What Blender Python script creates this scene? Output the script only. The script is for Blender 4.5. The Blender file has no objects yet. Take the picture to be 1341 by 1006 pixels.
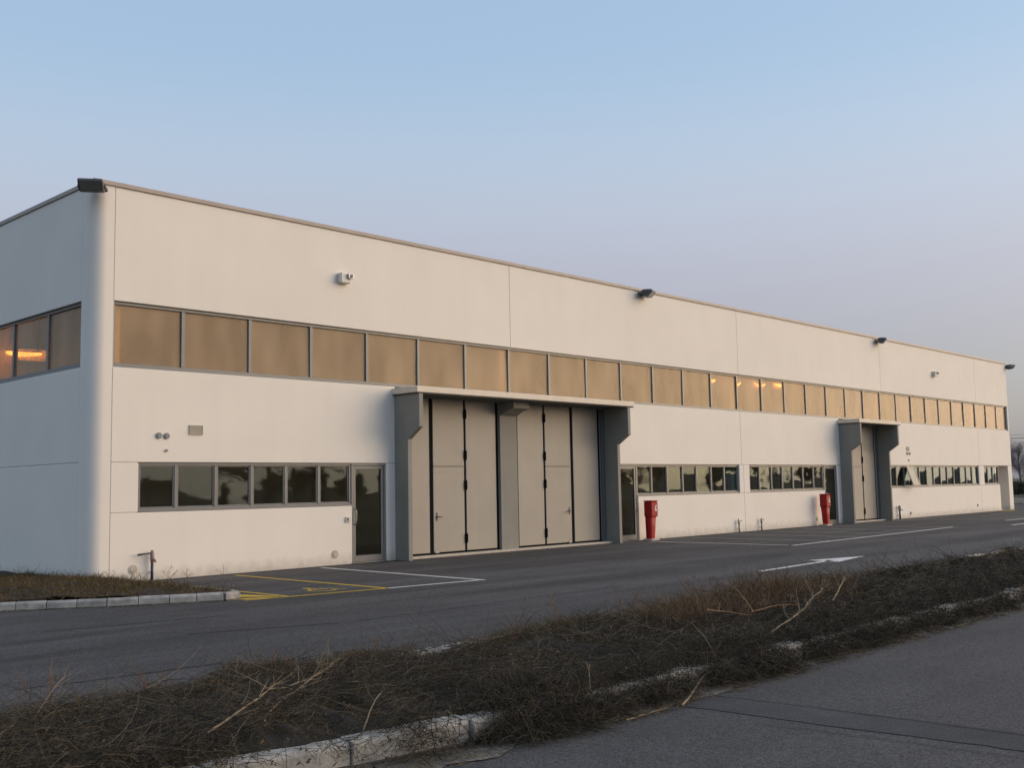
import bpy, bmesh, math, random
import numpy as np
from mathutils import Vector, Matrix
R = math.radians
random.seed(7)
RNG = np.random.default_rng(11)
scn = bpy.context.scene
COL = scn.collection

# ------------------------------------------------------------------ camera
YAW, PITCH, ROLL = 0.8133, 0.0971, -0.0192
cy, sy, cp, sp = math.cos(YAW), math.sin(YAW), math.cos(PITCH), math.sin(PITCH)
fwd = Vector((sy * cp, cy * cp, sp)); rt = Vector((cy, -sy, 0)); up = rt.cross(fwd)
r2 = rt * math.cos(ROLL) + up * math.sin(ROLL); u2 = up * math.cos(ROLL) - rt * math.sin(ROLL)
cam_d = bpy.data.cameras.new('camera'); cam = bpy.data.objects.new('camera', cam_d); COL.objects.link(cam)
cam_d.sensor_width = 36; cam_d.lens = 36 * 1388.72 / 1341
cam_d.clip_start = 0.1; cam_d.clip_end = 6000
CAM = Vector((-9.4808, -19.8052, 1.7))
cam.matrix_world = Matrix(((r2.x, u2.x, -fwd.x, CAM.x), (r2.y, u2.y, -fwd.y, CAM.y), (r2.z, u2.z, -fwd.z, CAM.z), (0, 0, 0, 1)))
scn.camera = cam

# ------------------------------------------------------------------ sky and sun (low evening sun, beyond the right of the frame)
SUN_AZ, SUN_EL = 127.0, 9.0           # azimuth from +Y towards +X
world = bpy.data.worlds.new('World'); scn.world = world; world.use_nodes = True
wn, wl = world.node_tree.nodes, world.node_tree.links
for n in list(wn): wn.remove(n)
wo = wn.new('ShaderNodeOutputWorld'); bg = wn.new('ShaderNodeBackground')
sky = wn.new('ShaderNodeTexSky'); sky.sky_type = 'NISHITA'; sky.sun_disc = False
sky.sun_elevation = R(SUN_EL); sky.sun_rotation = R(SUN_AZ)
sky.altitude = 50; sky.air_density = 1.0; sky.dust_density = 2.5; sky.ozone_density = 1.0
# smog layer, added to the clear sky: mauve low down, pale blue higher, the same all the way round
geo = wn.new('ShaderNodeTexCoord'); sep = wn.new('ShaderNodeSeparateXYZ'); wl.new(geo.outputs['Generated'], sep.inputs[0])
hz = wn.new('ShaderNodeValToRGB'); wl.new(sep.outputs['Z'], hz.inputs[0]); hc = hz.color_ramp; hc.interpolation = 'B_SPLINE'
SMOG = [(0.0, (.15, .18, .24)), (.07, (.19, .20, .27)), (.18, (.34, .30, .37)), (.28, (.40, .45, .54)), (.38, (.28, .41, .57)), (.60, (.28, .38, .54)), (1.0, (.34, .44, .60))]
hc.elements[0].position = 0.0; hc.elements[0].color = (*SMOG[0][1], 1); hc.elements[1].position = 1.0; hc.elements[1].color = (*SMOG[-1][1], 1)
for p, c in SMOG[1:-1]:
    e = hc.elements.new(p); e.color = (*c, 1)
bg2 = wn.new('ShaderNodeBackground'); wl.new(hz.outputs[0], bg2.inputs[0]); bg2.inputs[1].default_value = 1.0
wl.new(sky.outputs[0], bg.inputs[0]); bg.inputs[1].default_value = 0.06
add = wn.new('ShaderNodeAddShader'); wl.new(bg.outputs[0], add.inputs[0]); wl.new(bg2.outputs[0], add.inputs[1]); wl.new(add.outputs[0], wo.inputs[0])

sun_d = bpy.data.lights.new('sun', 'SUN'); sun = bpy.data.objects.new('sun', sun_d); COL.objects.link(sun)
sun_d.energy = 3.2; sun_d.angle = R(74); sun_d.color = (1.0, 0.77, 0.57)
sd = Vector((math.sin(R(SUN_AZ)) * math.cos(R(SUN_EL)), math.cos(R(SUN_AZ)) * math.cos(R(SUN_EL)), math.sin(R(SUN_EL))))
sun.rotation_mode = 'QUATERNION'; sun.rotation_quaternion = sd.to_track_quat('Z', 'Y')

scn.view_settings.view_transform = 'Standard'; scn.view_settings.look = 'None'
scn.view_settings.gamma = 1; scn.view_settings.use_curve_mapping = False
scn.view_settings.exposure = 0.11
scn.cycles.max_bounces = 8; scn.cycles.transparent_max_bounces = 16

# ------------------------------------------------------------------ materials
def mat(name, col, rough=0.6, metal=0.0, spec=0.5, var=0.08, scale=3.0, bump=0.0, bscale=60.0, dirt=None, streak=0.0, extra=None):
    """Principled material with object-space noise in its colour (var) and fine relief (bump)."""
    m = bpy.data.materials.new(name); m.use_nodes = True
    N, L = m.node_tree.nodes, m.node_tree.links
    b = N['Principled BSDF']
    b.inputs['Roughness'].default_value = rough; b.inputs['Metallic'].default_value = metal
    b.inputs['Specular IOR Level'].default_value = spec
    g = N.new('ShaderNodeNewGeometry')
    n1 = N.new('ShaderNodeTexNoise'); n1.inputs['Scale'].default_value = scale; n1.inputs['Detail'].default_value = 6
    L.new(g.outputs['Position'], n1.inputs['Vector'])
    mr = N.new('ShaderNodeMapRange'); mr.inputs[1].default_value = 0.3; mr.inputs[2].default_value = 0.7
    mr.inputs[3].default_value = 1 - var; mr.inputs[4].default_value = 1 + var
    L.new(n1.outputs[0], mr.inputs[0])
    v = N.new('ShaderNodeVectorMath'); v.operation = 'SCALE'; v.inputs[0].default_value = col[:3]
    L.new(mr.outputs[0], v.inputs['Scale'])
    last = v.outputs[0]
    if streak:   # faint vertical rain marks
        mp = N.new('ShaderNodeMapping'); mp.inputs['Scale'].default_value = (2.2, 2.2, 0.12); L.new(g.outputs['Position'], mp.inputs[0])
        n3 = N.new('ShaderNodeTexNoise'); n3.inputs['Scale'].default_value = 1.6; n3.inputs['Detail'].default_value = 5
        L.new(mp.outputs[0], n3.inputs['Vector'])
        m3 = N.new('ShaderNodeMapRange'); m3.inputs[1].default_value = 0.35; m3.inputs[2].default_value = 0.7; m3.inputs[3].default_value = 1 + streak * 0.4; m3.inputs[4].default_value = 1 - streak
        L.new(n3.outputs[0], m3.inputs[0])
        v3 = N.new('ShaderNodeVectorMath'); v3.operation = 'SCALE'; L.new(last, v3.inputs[0]); L.new(m3.outputs[0], v3.inputs['Scale']); last = v3.outputs[0]
    if extra: last = extra(N, L, g, last, b)
    L.new(last, b.inputs['Base Color'])
    if bump:
        n2 = N.new('ShaderNodeTexNoise'); n2.inputs['Scale'].default_value = bscale; n2.inputs['Detail'].default_value = 4
        L.new(g.outputs['Position'], n2.inputs['Vector'])
        bp = N.new('ShaderNodeBump'); bp.inputs['Strength'].default_value = bump; bp.inputs['Distance'].default_value = 0.01
        L.new(n2.outputs[0], bp.inputs['Height']); L.new(bp.outputs[0], b.inputs['Normal'])
    return m

def splash(N, L, g, last, b):
    """mud splashes and damp along the foot of the wall"""
    sx = N.new('ShaderNodeSeparateXYZ'); L.new(g.outputs['Position'], sx.inputs[0])
    n = N.new('ShaderNodeTexNoise'); n.inputs['Scale'].default_value = 5; n.inputs['Detail'].default_value = 8
    L.new(g.outputs['Position'], n.inputs['Vector'])
    a = N.new('ShaderNodeMath'); a.operation = 'MULTIPLY_ADD'; L.new(n.outputs[0], a.inputs[0]); a.inputs[1].default_value = -0.35; L.new(sx.outputs['Z'], a.inputs[2])
    r = N.new('ShaderNodeMapRange'); L.new(a.outputs[0], r.inputs[0]); r.inputs[1].default_value = -0.17; r.inputs[2].default_value = 0.10; r.inputs[3].default_value = 0.45; r.inputs[4].default_value = 0.0
    m = N.new('ShaderNodeMix'); m.data_type = 'RGBA'; L.new(r.outputs[0], m.inputs['Factor']); L.new(last, m.inputs['A']); m.inputs['B'].default_value = (0.30, 0.26, 0.20, 1)
    return m.outputs['Result']

def asphalt_extra(dark, lite, sc=(0.05, 0.5, 1), fine=220):
    def f(N, L, g, last, b):
        mp = N.new('ShaderNodeMapping'); mp.inputs['Scale'].default_value = sc; mp.inputs['Rotation'].default_value = (0, 0, 0.06); L.new(g.outputs['Position'], mp.inputs[0])
        n = N.new('ShaderNodeTexNoise'); n.inputs['Scale'].default_value = 1.8; n.inputs['Detail'].default_value = 7; n.inputs['Roughness'].default_value = 0.62
        n.inputs['Distortion'].default_value = 0.5
        L.new(mp.outputs[0], n.inputs['Vector'])
        r = N.new('ShaderNodeMapRange'); L.new(n.outputs[0], r.inputs[0]); r.inputs[1].default_value = 0.35; r.inputs[2].default_value = 0.66; r.inputs[3].default_value = dark; r.inputs[4].default_value = lite
        v = N.new('ShaderNodeVectorMath'); v.operation = 'SCALE'; L.new(last, v.inputs[0]); L.new(r.outputs[0], v.inputs['Scale'])
        w = N.new('ShaderNodeTexVoronoi'); w.inputs['Scale'].default_value = fine; L.new(g.outputs['Position'], w.inputs['Vector'])
        sx = N.new('ShaderNodeSeparateXYZ'); L.new(w.outputs['Color'], sx.inputs[0])
        r2_ = N.new('ShaderNodeMapRange'); L.new(sx.outputs['X'], r2_.inputs[0]); r2_.inputs[3].default_value = 0.55; r2_.inputs[4].default_value = 1.5
        v2 = N.new('ShaderNodeVectorMath'); v2.operation = 'SCALE'; L.new(v.outputs[0], v2.inputs[0]); L.new(r2_.outputs[0], v2.inputs['Scale'])
        return v2.outputs[0]
    return f

def worn(amount, under):
    def f(N, L, g, last, b):
        n = N.new('ShaderNodeTexNoise'); n.inputs['Scale'].default_value = 9; n.inputs['Detail'].default_value = 9; n.inputs['Roughness'].default_value = 0.75
        L.new(g.outputs['Position'], n.inputs['Vector'])
        r = N.new('ShaderNodeMapRange'); L.new(n.outputs[0], r.inputs[0]); r.inputs[1].default_value = 0.5; r.inputs[2].default_value = 0.72; r.inputs[3].default_value = 0; r.inputs[4].default_value = amount
        m = N.new('ShaderNodeMix'); m.data_type = 'RGBA'; L.new(r.outputs[0], m.inputs['Factor']); L.new(last, m.inputs['A']); m.inputs['B'].default_value = (*under, 1)
        return m.outputs['Result']
    return f

def brush_mat(name, cols, rough=0.85):
    """one tone per stem"""
    m = bpy.data.materials.new(name); m.use_nodes = True
    N, L = m.node_tree.nodes, m.node_tree.links; b = N['Principled BSDF']
    b.inputs['Roughness'].default_value = rough; b.inputs['Specular IOR Level'].default_value = 0.15
    g = N.new('ShaderNodeNewGeometry'); r = N.new('ShaderNodeValToRGB'); r.color_ramp.interpolation = 'LINEAR'
    el = r.color_ramp.elements
    el[0].position = 0; el[0].color = (*cols[0], 1); el[1].position = 1; el[1].color = (*cols[-1], 1)
    for i, c in enumerate(cols[1:-1]): x = el.new((i + 1) / (len(cols) - 1)); x.color = (*c, 1)
    L.new(g.outputs['Random Per Island'], r.inputs[0]); L.new(r.outputs[0], b.inputs['Base Color'])
    return m

def two_sided_fresnel(N, L, ior):
    """same reflectance from either face of the pane"""
    f = N.new('ShaderNodeFresnel'); g = N.new('ShaderNodeNewGeometry'); r = N.new('ShaderNodeMapRange')
    L.new(g.outputs['Backfacing'], r.inputs[0]); r.inputs[3].default_value = ior; r.inputs[4].default_value = 1 / ior
    L.new(r.outputs[0], f.inputs[0]); return f

def glass_mat(name, tint, see, rough=0.02, wav=0.0):
    """tinted glazing: fresnel reflection over partly see-through glass"""
    m = bpy.data.materials.new(name); m.use_nodes = True
    N, L = m.node_tree.nodes, m.node_tree.links
    for n in list(N): N.remove(n)
    o = N.new('ShaderNodeOutputMaterial'); tr = N.new('ShaderNodeBsdfTransparent'); tr.inputs[0].default_value = (*[c * see for c in tint], 1)
    gl = N.new('ShaderNodeBsdfGlossy'); gl.inputs['Roughness'].default_value = rough; gl.inputs[0].default_value = (0.50, 0.60, 0.68, 1)
    fr = two_sided_fresnel(N, L, 1.36)
    mx_ = N.new('ShaderNodeMixShader'); L.new(fr.outputs[0], mx_.inputs[0]); L.new(tr.outputs[0], mx_.inputs[1]); L.new(gl.outputs[0], mx_.inputs[2])
    L.new(mx_.outputs[0], o.inputs[0])
    if wav:
        g = N.new('ShaderNodeNewGeometry'); n = N.new('ShaderNodeTexNoise'); n.inputs['Scale'].default_value = 1.3; n.inputs['Detail'].default_value = 1
        L.new(g.outputs['Position'], n.inputs['Vector'])
        bp = N.new('ShaderNodeBump'); bp.inputs['Strength'].default_value = wav; bp.inputs['Distance'].default_value = 0.05
        L.new(n.outputs[0], bp.inputs['Height']); L.new(bp.outputs[0], gl.inputs['Normal']); L.new(bp.outputs[0], fr.inputs['Normal'])
    return m

def poly_mat():
    """smoky cellular polycarbonate: half diffusing, half clear, with ribbed gloss"""
    m = bpy.data.materials.new('smoky_polycarbonate'); m.use_nodes = True
    N, L = m.node_tree.nodes, m.node_tree.links
    for n in list(N): N.remove(n)
    o = N.new('ShaderNodeOutputMaterial')
    tr = N.new('ShaderNodeBsdfTransparent'); tr.inputs[0].default_value = (0.86, 0.74, 0.60, 1)
    df = N.new('ShaderNodeBsdfDiffuse'); df.inputs[0].default_value = (0.86, 0.69, 0.47, 1)
    tl = N.new('ShaderNodeBsdfTranslucent'); tl.inputs[0].default_value = (0.86, 0.69, 0.47, 1)
    gl = N.new('ShaderNodeBsdfGlossy'); gl.inputs['Roughness'].default_value = 0.2; gl.inputs[0].default_value = (0.66, 0.68, 0.72, 1)
    a = N.new('ShaderNodeMixShader'); a.inputs[0].default_value = 0.3; L.new(df.outputs[0], a.inputs[1]); L.new(tl.outputs[0], a.inputs[2])
    b = N.new('ShaderNodeMixShader'); b.inputs[0].default_value = 0.50; L.new(a.outputs[0], b.inputs[1]); L.new(tr.outputs[0], b.inputs[2])
    # uneven milky film, in soft upright bands
    gp = N.new('ShaderNodeNewGeometry'); mp = N.new('ShaderNodeMapping'); mp.inputs['Scale'].default_value = (1.0, 1.0, 0.35); L.new(gp.outputs['Position'], mp.inputs[0])
    nn = N.new('ShaderNodeTexNoise'); nn.inputs['Scale'].default_value = 1.6; nn.inputs['Detail'].default_value = 1; L.new(mp.outputs[0], nn.inputs['Vector'])
    rr = N.new('ShaderNodeMapRange'); rr.inputs[1].default_value = 0.3; rr.inputs[2].default_value = 0.7; rr.inputs[3].default_value = 0.60; rr.inputs[4].default_value = 0.76
    L.new(nn.outputs[0], rr.inputs[0]); L.new(rr.outputs[0], b.inputs[0])
    fr = two_sided_fresnel(N, L, 1.25)
    c = N.new('ShaderNodeMixShader'); L.new(fr.outputs[0], c.inputs[0]); L.new(b.outputs[0], c.inputs[1]); L.new(gl.outputs[0], c.inputs[2])
    g = N.new('ShaderNodeNewGeometry')
    n = N.new('ShaderNodeTexNoise'); n.inputs['Scale'].default_value = 0.9; n.inputs['Detail'].default_value = 0; L.new(g.outputs['Position'], n.inputs['Vector'])
    bp = N.new('ShaderNodeBump'); bp.inputs['Strength'].default_value = 0.22; bp.inputs['Distance'].default_value = 0.06
    L.new(n.outputs[0], bp.inputs['Height']); L.new(bp.outputs[0], gl.inputs['Normal'])
    L.new(c.outputs[0], o.inputs[0])
    return m

M = dict(
    wall=mat('white_painted_concrete', (0.80, 0.755, 0.68), 0.85, var=0.025, scale=0.8, bump=0.25, bscale=90, streak=0.012, extra=splash),
    joint=mat('grey_joint_sealant', (0.50, 0.47, 0.43), 0.8),
    coping=mat('brown_grey_coping_metal', (0.36, 0.31, 0.27), 0.5, metal=0.0, var=0.08, scale=2),
    frame=mat('grey_aluminium', (0.165, 0.172, 0.175), 0.42, metal=0.25, var=0.05, scale=4),
    fin=mat('grey_painted_concrete', (0.25, 0.245, 0.215), 0.8, var=0.06, scale=1.5, bump=0.3, bscale=70, streak=0.06),
    soffit=mat('dark_grey_soffit', (0.10, 0.10, 0.095), 0.85),  # grey underside with the porch's shade put into its darker tone
    leaf=mat('greige_door_skin', (0.335, 0.31, 0.268), 0.5, var=0.04, scale=1.2, bump=0.25, bscale=240, streak=0.03, extra=splash),
    rubber=mat('black_rubber', (0.006, 0.008, 0.009), 0.9, spec=0.1),
    dark=mat('dark_metal', (0.075, 0.08, 0.082), 0.5),
    slab=mat('cream_canopy_slab', (0.74, 0.66, 0.54), 0.75, var=0.06, scale=3, bump=0.2),
    sill=mat('pale_concrete_sill', (0.50, 0.45, 0.38), 0.85, var=0.15, scale=8, bump=0.3),
    inner=mat('bare_inner_wall', (0.55, 0.54, 0.52), 0.9),
    column=mat('white_inner_column', (0.80, 0.77, 0.70), 0.8),
    roof=mat('grey_roof_felt', (0.2, 0.2, 0.2), 0.9),
    red=mat('red_enamel', (0.33, 0.012, 0.010), 0.55, spec=0.3, var=0.1, scale=9),
    white=mat('white_print', (0.7, 0.68, 0.66), 0.6),
    steel=mat('galvanised_steel', (0.38, 0.39, 0.40), 0.4, metal=0.7),
    bluepipe=mat('dark_blue_pipe', (0.02, 0.045, 0.10), 0.45),
    copper=mat('dull_tap_fitting', (0.27, 0.19, 0.18), 0.45),
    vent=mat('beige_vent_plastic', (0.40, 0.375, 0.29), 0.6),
    ventdark=mat('grey_vent_plastic', (0.24, 0.25, 0.25), 0.6),
    lampglass=mat('lamp_front_glass', (0.16, 0.17, 0.16), 0.12, spec=0.7),
    box=mat('pale_plastic_box', (0.62, 0.60, 0.56), 0.5),
    kerb=mat('pale_concrete_kerb', (0.33, 0.32, 0.30), 0.9, var=0.35, scale=7, bump=0.6, bscale=50),
    kerbdirty=mat('weathered_concrete_kerb', (0.40, 0.375, 0.33), 0.9, var=0.35, scale=6, bump=0.7, bscale=40),
    yard=mat('dark_yard_asphalt', (0.064, 0.0615, 0.061), 0.88, spec=0.3, var=0.12, scale=0.6, bump=0.8, bscale=140, extra=asphalt_extra(0.58, 1.32, fine=50)),
    road=mat('grey_road_asphalt', (0.068, 0.0655, 0.065), 0.88, spec=0.3, var=0.10, scale=0.9, bump=1.0, bscale=110, extra=asphalt_extra(0.82, 1.14, (0.12, 0.3, 1), 75)),
    patch=mat('dark_asphalt_patch', (0.052, 0.053, 0.055), 0.9, spec=0.3, var=0.2, scale=2.5, bump=0.8, bscale=130, extra=asphalt_extra(0.8, 1.2, (0.4, 0.4, 1), 160)),
    tar=mat('black_crack', (0.012, 0.012, 0.013), 0.9),
    lwhite=mat('worn_white_road_paint', (0.62, 0.61, 0.58), 0.8, var=0.1, scale=8, extra=worn(0.75, (0.06, 0.06, 0.06))),
    lfaded=mat('faded_white_road_paint', (0.28, 0.28, 0.27), 0.8, var=0.1, scale=8, extra=worn(0.8, (0.06, 0.06, 0.06))),
    lyellow=mat('yellow_road_paint', (0.50, 0.33, 0.025), 0.8, var=0.1, scale=8, extra=worn(0.7, (0.06, 0.055, 0.05))),
    soil=mat('dark_litter_soil', (0.026, 0.022, 0.016), 0.95, var=0.5, scale=9, bump=1.0, bscale=30),
    grit=mat('dusty_road_edge', (0.115, 0.105, 0.085), 0.95, var=0.4, scale=7, bump=1.0, bscale=90, extra=asphalt_extra(0.6, 1.3, (1, 1, 1), 60)),
    field=mat('winter_field', (0.07, 0.072, 0.045), 0.95, var=0.4, scale=0.08, bump=0.6, bscale=5),
    glass=glass_mat('dark_tinted_glass', (0.86, 0.94, 0.93), 0.78, 0.015, 0.05),
    poly=poly_mat(),
    bark=mat('dark_bark', (0.15, 0.13, 0.135), 0.9, var=0.3, scale=5),  # distance haze put into the paler bark colour
)
M['grass'] = brush_mat('dead_grass', [(0.045, 0.037, 0.018), (0.12, 0.086, 0.04), (0.07, 0.06, 0.026), (0.18, 0.12, 0.055), (0.085, 0.058, 0.03)])
M['grasslite'] = brush_mat('sunlit_dead_grass', [(0.075, 0.055, 0.024), (0.17, 0.11, 0.05), (0.09, 0.08, 0.03), (0.22, 0.14, 0.06), (0.10, 0.06, 0.03)])  # brighter copy of the dead grass, warm sunlight put into its colours
M['twig'] = brush_mat('dead_twigs', [(0.032, 0.026, 0.018), (0.066, 0.053, 0.037), (0.042, 0.037, 0.025), (0.10, 0.08, 0.056), (0.036, 0.032, 0.023), (0.13, 0.105, 0.074)])
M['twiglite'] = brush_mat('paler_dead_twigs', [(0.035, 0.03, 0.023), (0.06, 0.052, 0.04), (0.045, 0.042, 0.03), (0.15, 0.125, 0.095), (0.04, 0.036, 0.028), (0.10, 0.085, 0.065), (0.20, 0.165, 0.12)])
M['wisp'] = brush_mat('pale_wispy_twigs', [(0.07, 0.045, 0.025), (0.17, 0.11, 0.06), (0.10, 0.065, 0.035), (0.26, 0.18, 0.105), (0.12, 0.07, 0.04)])
M['deadleaf'] = brush_mat('curled_dead_leaves', [(0.05, 0.035, 0.02), (0.13, 0.085, 0.045), (0.08, 0.06, 0.035), (0.20, 0.14, 0.085)])
M['palebranch'] = mat('pale_dry_branch', (0.20, 0.15, 0.09), 0.8, var=0.3, scale=12)
M['redbranch'] = mat('reddish_dry_branch', (0.15, 0.08, 0.045), 0.8, var=0.3, scale=12)
M['crown'] = brush_mat('bare_twigs', [(0.12, 0.105, 0.11), (0.17, 0.15, 0.15), (0.14, 0.125, 0.13)])  # pale mauve tones carry the distance haze in the twig colour
M['evergreen'] = brush_mat('dark_foliage', [(0.02, 0.03, 0.015), (0.04, 0.05, 0.025), (0.03, 0.035, 0.02)])

# ------------------------------------------------------------------ object helpers
class MB:
    """collects shapes and links them as one mesh object"""
    def __init__(s): s.bm = bmesh.new()
    def box(s, x0, x1, y0, y1, z0, z1, bev=0.0, rot=None, pivot=None):
        r = bmesh.ops.create_cube(s.bm, size=1)
        vs = r['verts']
        for v in vs: v.co = Vector(((x0 + x1) / 2 + v.co.x * (x1 - x0), (y0 + y1) / 2 + v.co.y * (y1 - y0), (z0 + z1) / 2 + v.co.z * (z1 - z0)))
        if bev:
            es = list({e for v in vs for e in v.link_edges})
            rr = bmesh.ops.bevel(s.bm, geom=es, offset=bev, segments=1, profile=0.5, affect='EDGES')
            vs = list({v for f in rr['faces'] for v in f.verts} | {v for v in vs if v.is_valid})
        if rot: bmesh.ops.rotate(s.bm, verts=vs, cent=pivot or Vector(((x0 + x1) / 2, (y0 + y1) / 2, (z0 + z1) / 2)), matrix=rot)
        return s
    def prism(s, pts, axis, a0, a1, bev=0.0):
        """pts: outline in the two other axes, extruded a0..a1 along axis"""
        def P(p, a): return {'x': (a, p[0], p[1]), 'y': (p[0], a, p[1]), 'z': (p[0], p[1], a)}[axis]
        A = [s.bm.verts.new(P(p, a0)) for p in pts]; B = [s.bm.verts.new(P(p, a1)) for p in pts]
        fs = [s.bm.faces.new(A), s.bm.faces.new(B[::-1])]
        for i in range(len(pts)):
            j = (i + 1) % len(pts); fs.append(s.bm.faces.new((A[j], A[i], B[i], B[j])))
        bmesh.ops.recalc_face_normals(s.bm, faces=fs)
        if bev:
            es = list({e for f in fs for e in f.edges})
            bmesh.ops.bevel(s.bm, geom=es, offset=bev, segments=1, profile=0.5, affect='EDGES')
        return s
    def tube(s, pts, rad, n=10, cap=True):
        pts = [Vector(p) for p in pts]
        rads = rad if isinstance(rad, (list, tuple)) else [rad] * len(pts)
        rings = []
        for i, p in enumerate(pts):
            t = (pts[min(i + 1, len(pts) - 1)] - pts[max(i - 1, 0)]).normalized()
            a = t.cross(Vector((0, 0, 1)) if abs(t.z) < 0.9 else Vector((1, 0, 0))).normalized(); b = t.cross(a)
            rings.append([s.bm.verts.new(p + (a * math.cos(2 * math.pi * k / n) + b * math.sin(2 * math.pi * k / n)) * rads[i]) for k in range(n)])
        fs = []
        for q, w in zip(rings, rings[1:]):
            for k in range(n): fs.append(s.bm.faces.new((q[k], q[(k + 1) % n], w[(k + 1) % n], w[k])))
        if cap: fs += [s.bm.faces.new(rings[0][::-1]), s.bm.faces.new(rings[-1])]
        bmesh.ops.recalc_face_normals(s.bm, faces=fs)
        if n > 5:
            for f in fs[:-2] if cap else fs: f.smooth = True
        return s
    def build(s, name, m, parent=None):
        me = bpy.data.meshes.new(name); s.bm.to_mesh(me); s.bm.free(); me.materials.append(m)
        return link(name, me, parent)
def link(name, me, parent=None):
    o = bpy.data.objects.new(name, me); COL.objects.link(o)
    if parent is not None:
        o.parent = parent; o.matrix_parent_inverse = pmat(parent).inverted()
    return o
def pmat(p):
    m = Matrix.LocRotScale(p.location, p.rotation_euler, p.scale)
    return pmat(p.parent) @ p.matrix_parent_inverse @ m if p.parent else m
def tag(o, label=None, cat=None, group=None, kind=None):
    if label: o['label'] = label
    if cat: o['category'] = cat
    if group: o['group'] = group
    if kind: o['kind'] = kind
    return o
def thing(name, loc, label, cat, group=None):
    o = bpy.data.objects.new(name, None); o.location = loc; o.empty_display_size = 0.2; COL.objects.link(o)
    return tag(o, label, cat, group)
def box(name, m, p, *a, **k): return MB().box(*a, **k).build(name, m, p)
def copy_tree(o, parent=None):
    c = o.copy(); COL.objects.link(c)
    if parent is not None: c.parent = parent
    for ch in list(o.children): copy_tree(ch, c)
    return c
def raw_mesh(name, V, F, m, parent=None):
    me = bpy.data.meshes.new(name); V = np.asarray(V, np.float32); F = np.asarray(F, np.int32); k = F.shape[1]
    me.vertices.add(len(V)); me.vertices.foreach_set('co', V.ravel())
    me.loops.add(F.size); me.loops.foreach_set('vertex_index', F.ravel())
    me.polygons.add(len(F)); me.polygons.foreach_set('loop_start', np.arange(len(F), dtype=np.int32) * k)
    me.update(calc_edges=True); me.materials.append(m)
    return link(name, me, parent)

# ------------------------------------------------------------------ ground
def sheet(name, m, x0, x1, y0, y1, z):
    o = raw_mesh(name, [(x0, y0, z), (x1, y0, z), (x1, y1, z), (x0, y1, z)], [(0, 1, 2, 3)], m); return tag(o, kind='structure')
sheet('ground', M['field'], -3000, 3000, -3000, 3000, -0.06)
sheet('yard_asphalt', M['yard'], -45, 63, -14.4, 60, 0.0)
sheet('road', M['road'], -600, 600, -23.2, -14.5, -0.004)
def flat(name, m, polys, z, kind='structure'):
    b = MB()
    for p in polys:
        f = b.bm.faces.new([b.bm.verts.new((x, y, z)) for x, y in p]); 
        if f.normal.z < 0: f.normal_flip()
        b.bm.normal_update()
        if f.normal.z < 0: f.normal_flip()
    return tag(b.build(name, m), kind=kind)
def stripe(x0, y0, x1, y1, w):
    dx, dy = x1 - x0, y1 - y0; l = math.hypot(dx, dy); nx, ny = -dy / l * w / 2, dx / l * w / 2
    return [(x0 + nx, y0 + ny), (x1 + nx, y1 + ny), (x1 - nx, y1 - ny), (x0 - nx, y0 - ny)]
# painted markings, each line of its own
tag(flat('white_line', M['lwhite'], [stripe(4.86, -0.32, 4.53, -5.62, 0.11)], 0.004), 'white bay line running from the wall near the first glass door')
tag(flat('white_line', M['lwhite'], [stripe(4.60, -5.70, 2.49, -5.44, 0.11)], 0.0045), 'white line closing the bay beside the yellow bay')
flat('yellow_line', M['lyellow'], [stripe(2.63, -0.41, 2.48, -5.38, 0.11)], 0.004)
flat('yellow_line', M['lyellow'], [stripe(-0.10, -5.05, 2.50, -5.44, 0.10)], 0.0045)
flat('yellow_line', M['lyellow'], [stripe(0.69, -3.10, 0.67, -5.10, 0.09)], 0.005)
flat('yellow_hatching', M['lyellow'], [[(0.10, -4.45), (0.36, -3.95), (0.62, -4.95), (0.52, -5.0)], [(-0.4, -4.7), (-0.1, -4.6), (0.45, -5.02), (0.2, -5.04)]], 0.004)
# wheelchair sign painted in the bay
sx_, sy_, sc_ = 1.60, -4.75, 0.62
def circ(x, y, r, n=16, a0=0, a1=360): return [(x + r * math.cos(R(a0 + (a1 - a0) * i / n)), y + r * math.sin(R(a0 + (a1 - a0) * i / n))) for i in range(n + (0 if a1 - a0 == 360 else 1))]
sym = [circ(0.0, 0.92, 0.12), stripe(0.0, 0.8, 0.04, 0.35, 0.14), stripe(0.0, 0.6, 0.36, 0.6, 0.09), stripe(0.02, 0.33, 0.42, 0.33, 0.11), stripe(0.40, 0.36, 0.58, -0.12, 0.11), stripe(0.55, -0.10, 0.72, -0.06, 0.09)]
for i in range(10):
    a, b_ = R(110 + i * 22), R(110 + (i + 1) * 22)
    sym.append([(0.08 + 0.42 * math.cos(a), 0.12 + 0.42 * math.sin(a)), (0.08 + 0.42 * math.cos(b_), 0.12 + 0.42 * math.sin(b_)), (0.08 + 0.32 * math.cos(b_), 0.12 + 0.32 * math.sin(b_)), (0.08 + 0.32 * math.cos(a), 0.12 + 0.32 * math.sin(a))])
ang = R(-8)
flat('wheelchair_symbol', M['lyellow'], [[(sx_ + sc_ * (x * math.cos(ang) - y * math.sin(ang)), sy_ + sc_ * (x * math.sin(ang) + y * math.cos(ang))) for x, y in p] for p in sym], 0.004)
for i in range(6):
    x = 16.60 + 2.37 * i
    flat('bay_line', M['lfaded'] if i else M['lwhite'], [stripe(x, -0.62, x - 0.10, -5.35, 0.10)], 0.004)
flat('bay_front_line', M['lwhite'], [stripe(16.43, -5.50, 28.55, -5.10, 0.13)], 0.0045)
for x in (36.6, 39.0, 41.4, 43.8, 46.2, 48.6): flat('bay_line', M['lfaded'], [stripe(x, -0.6, x, -4.9, 0.10)], 0.004)
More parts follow.
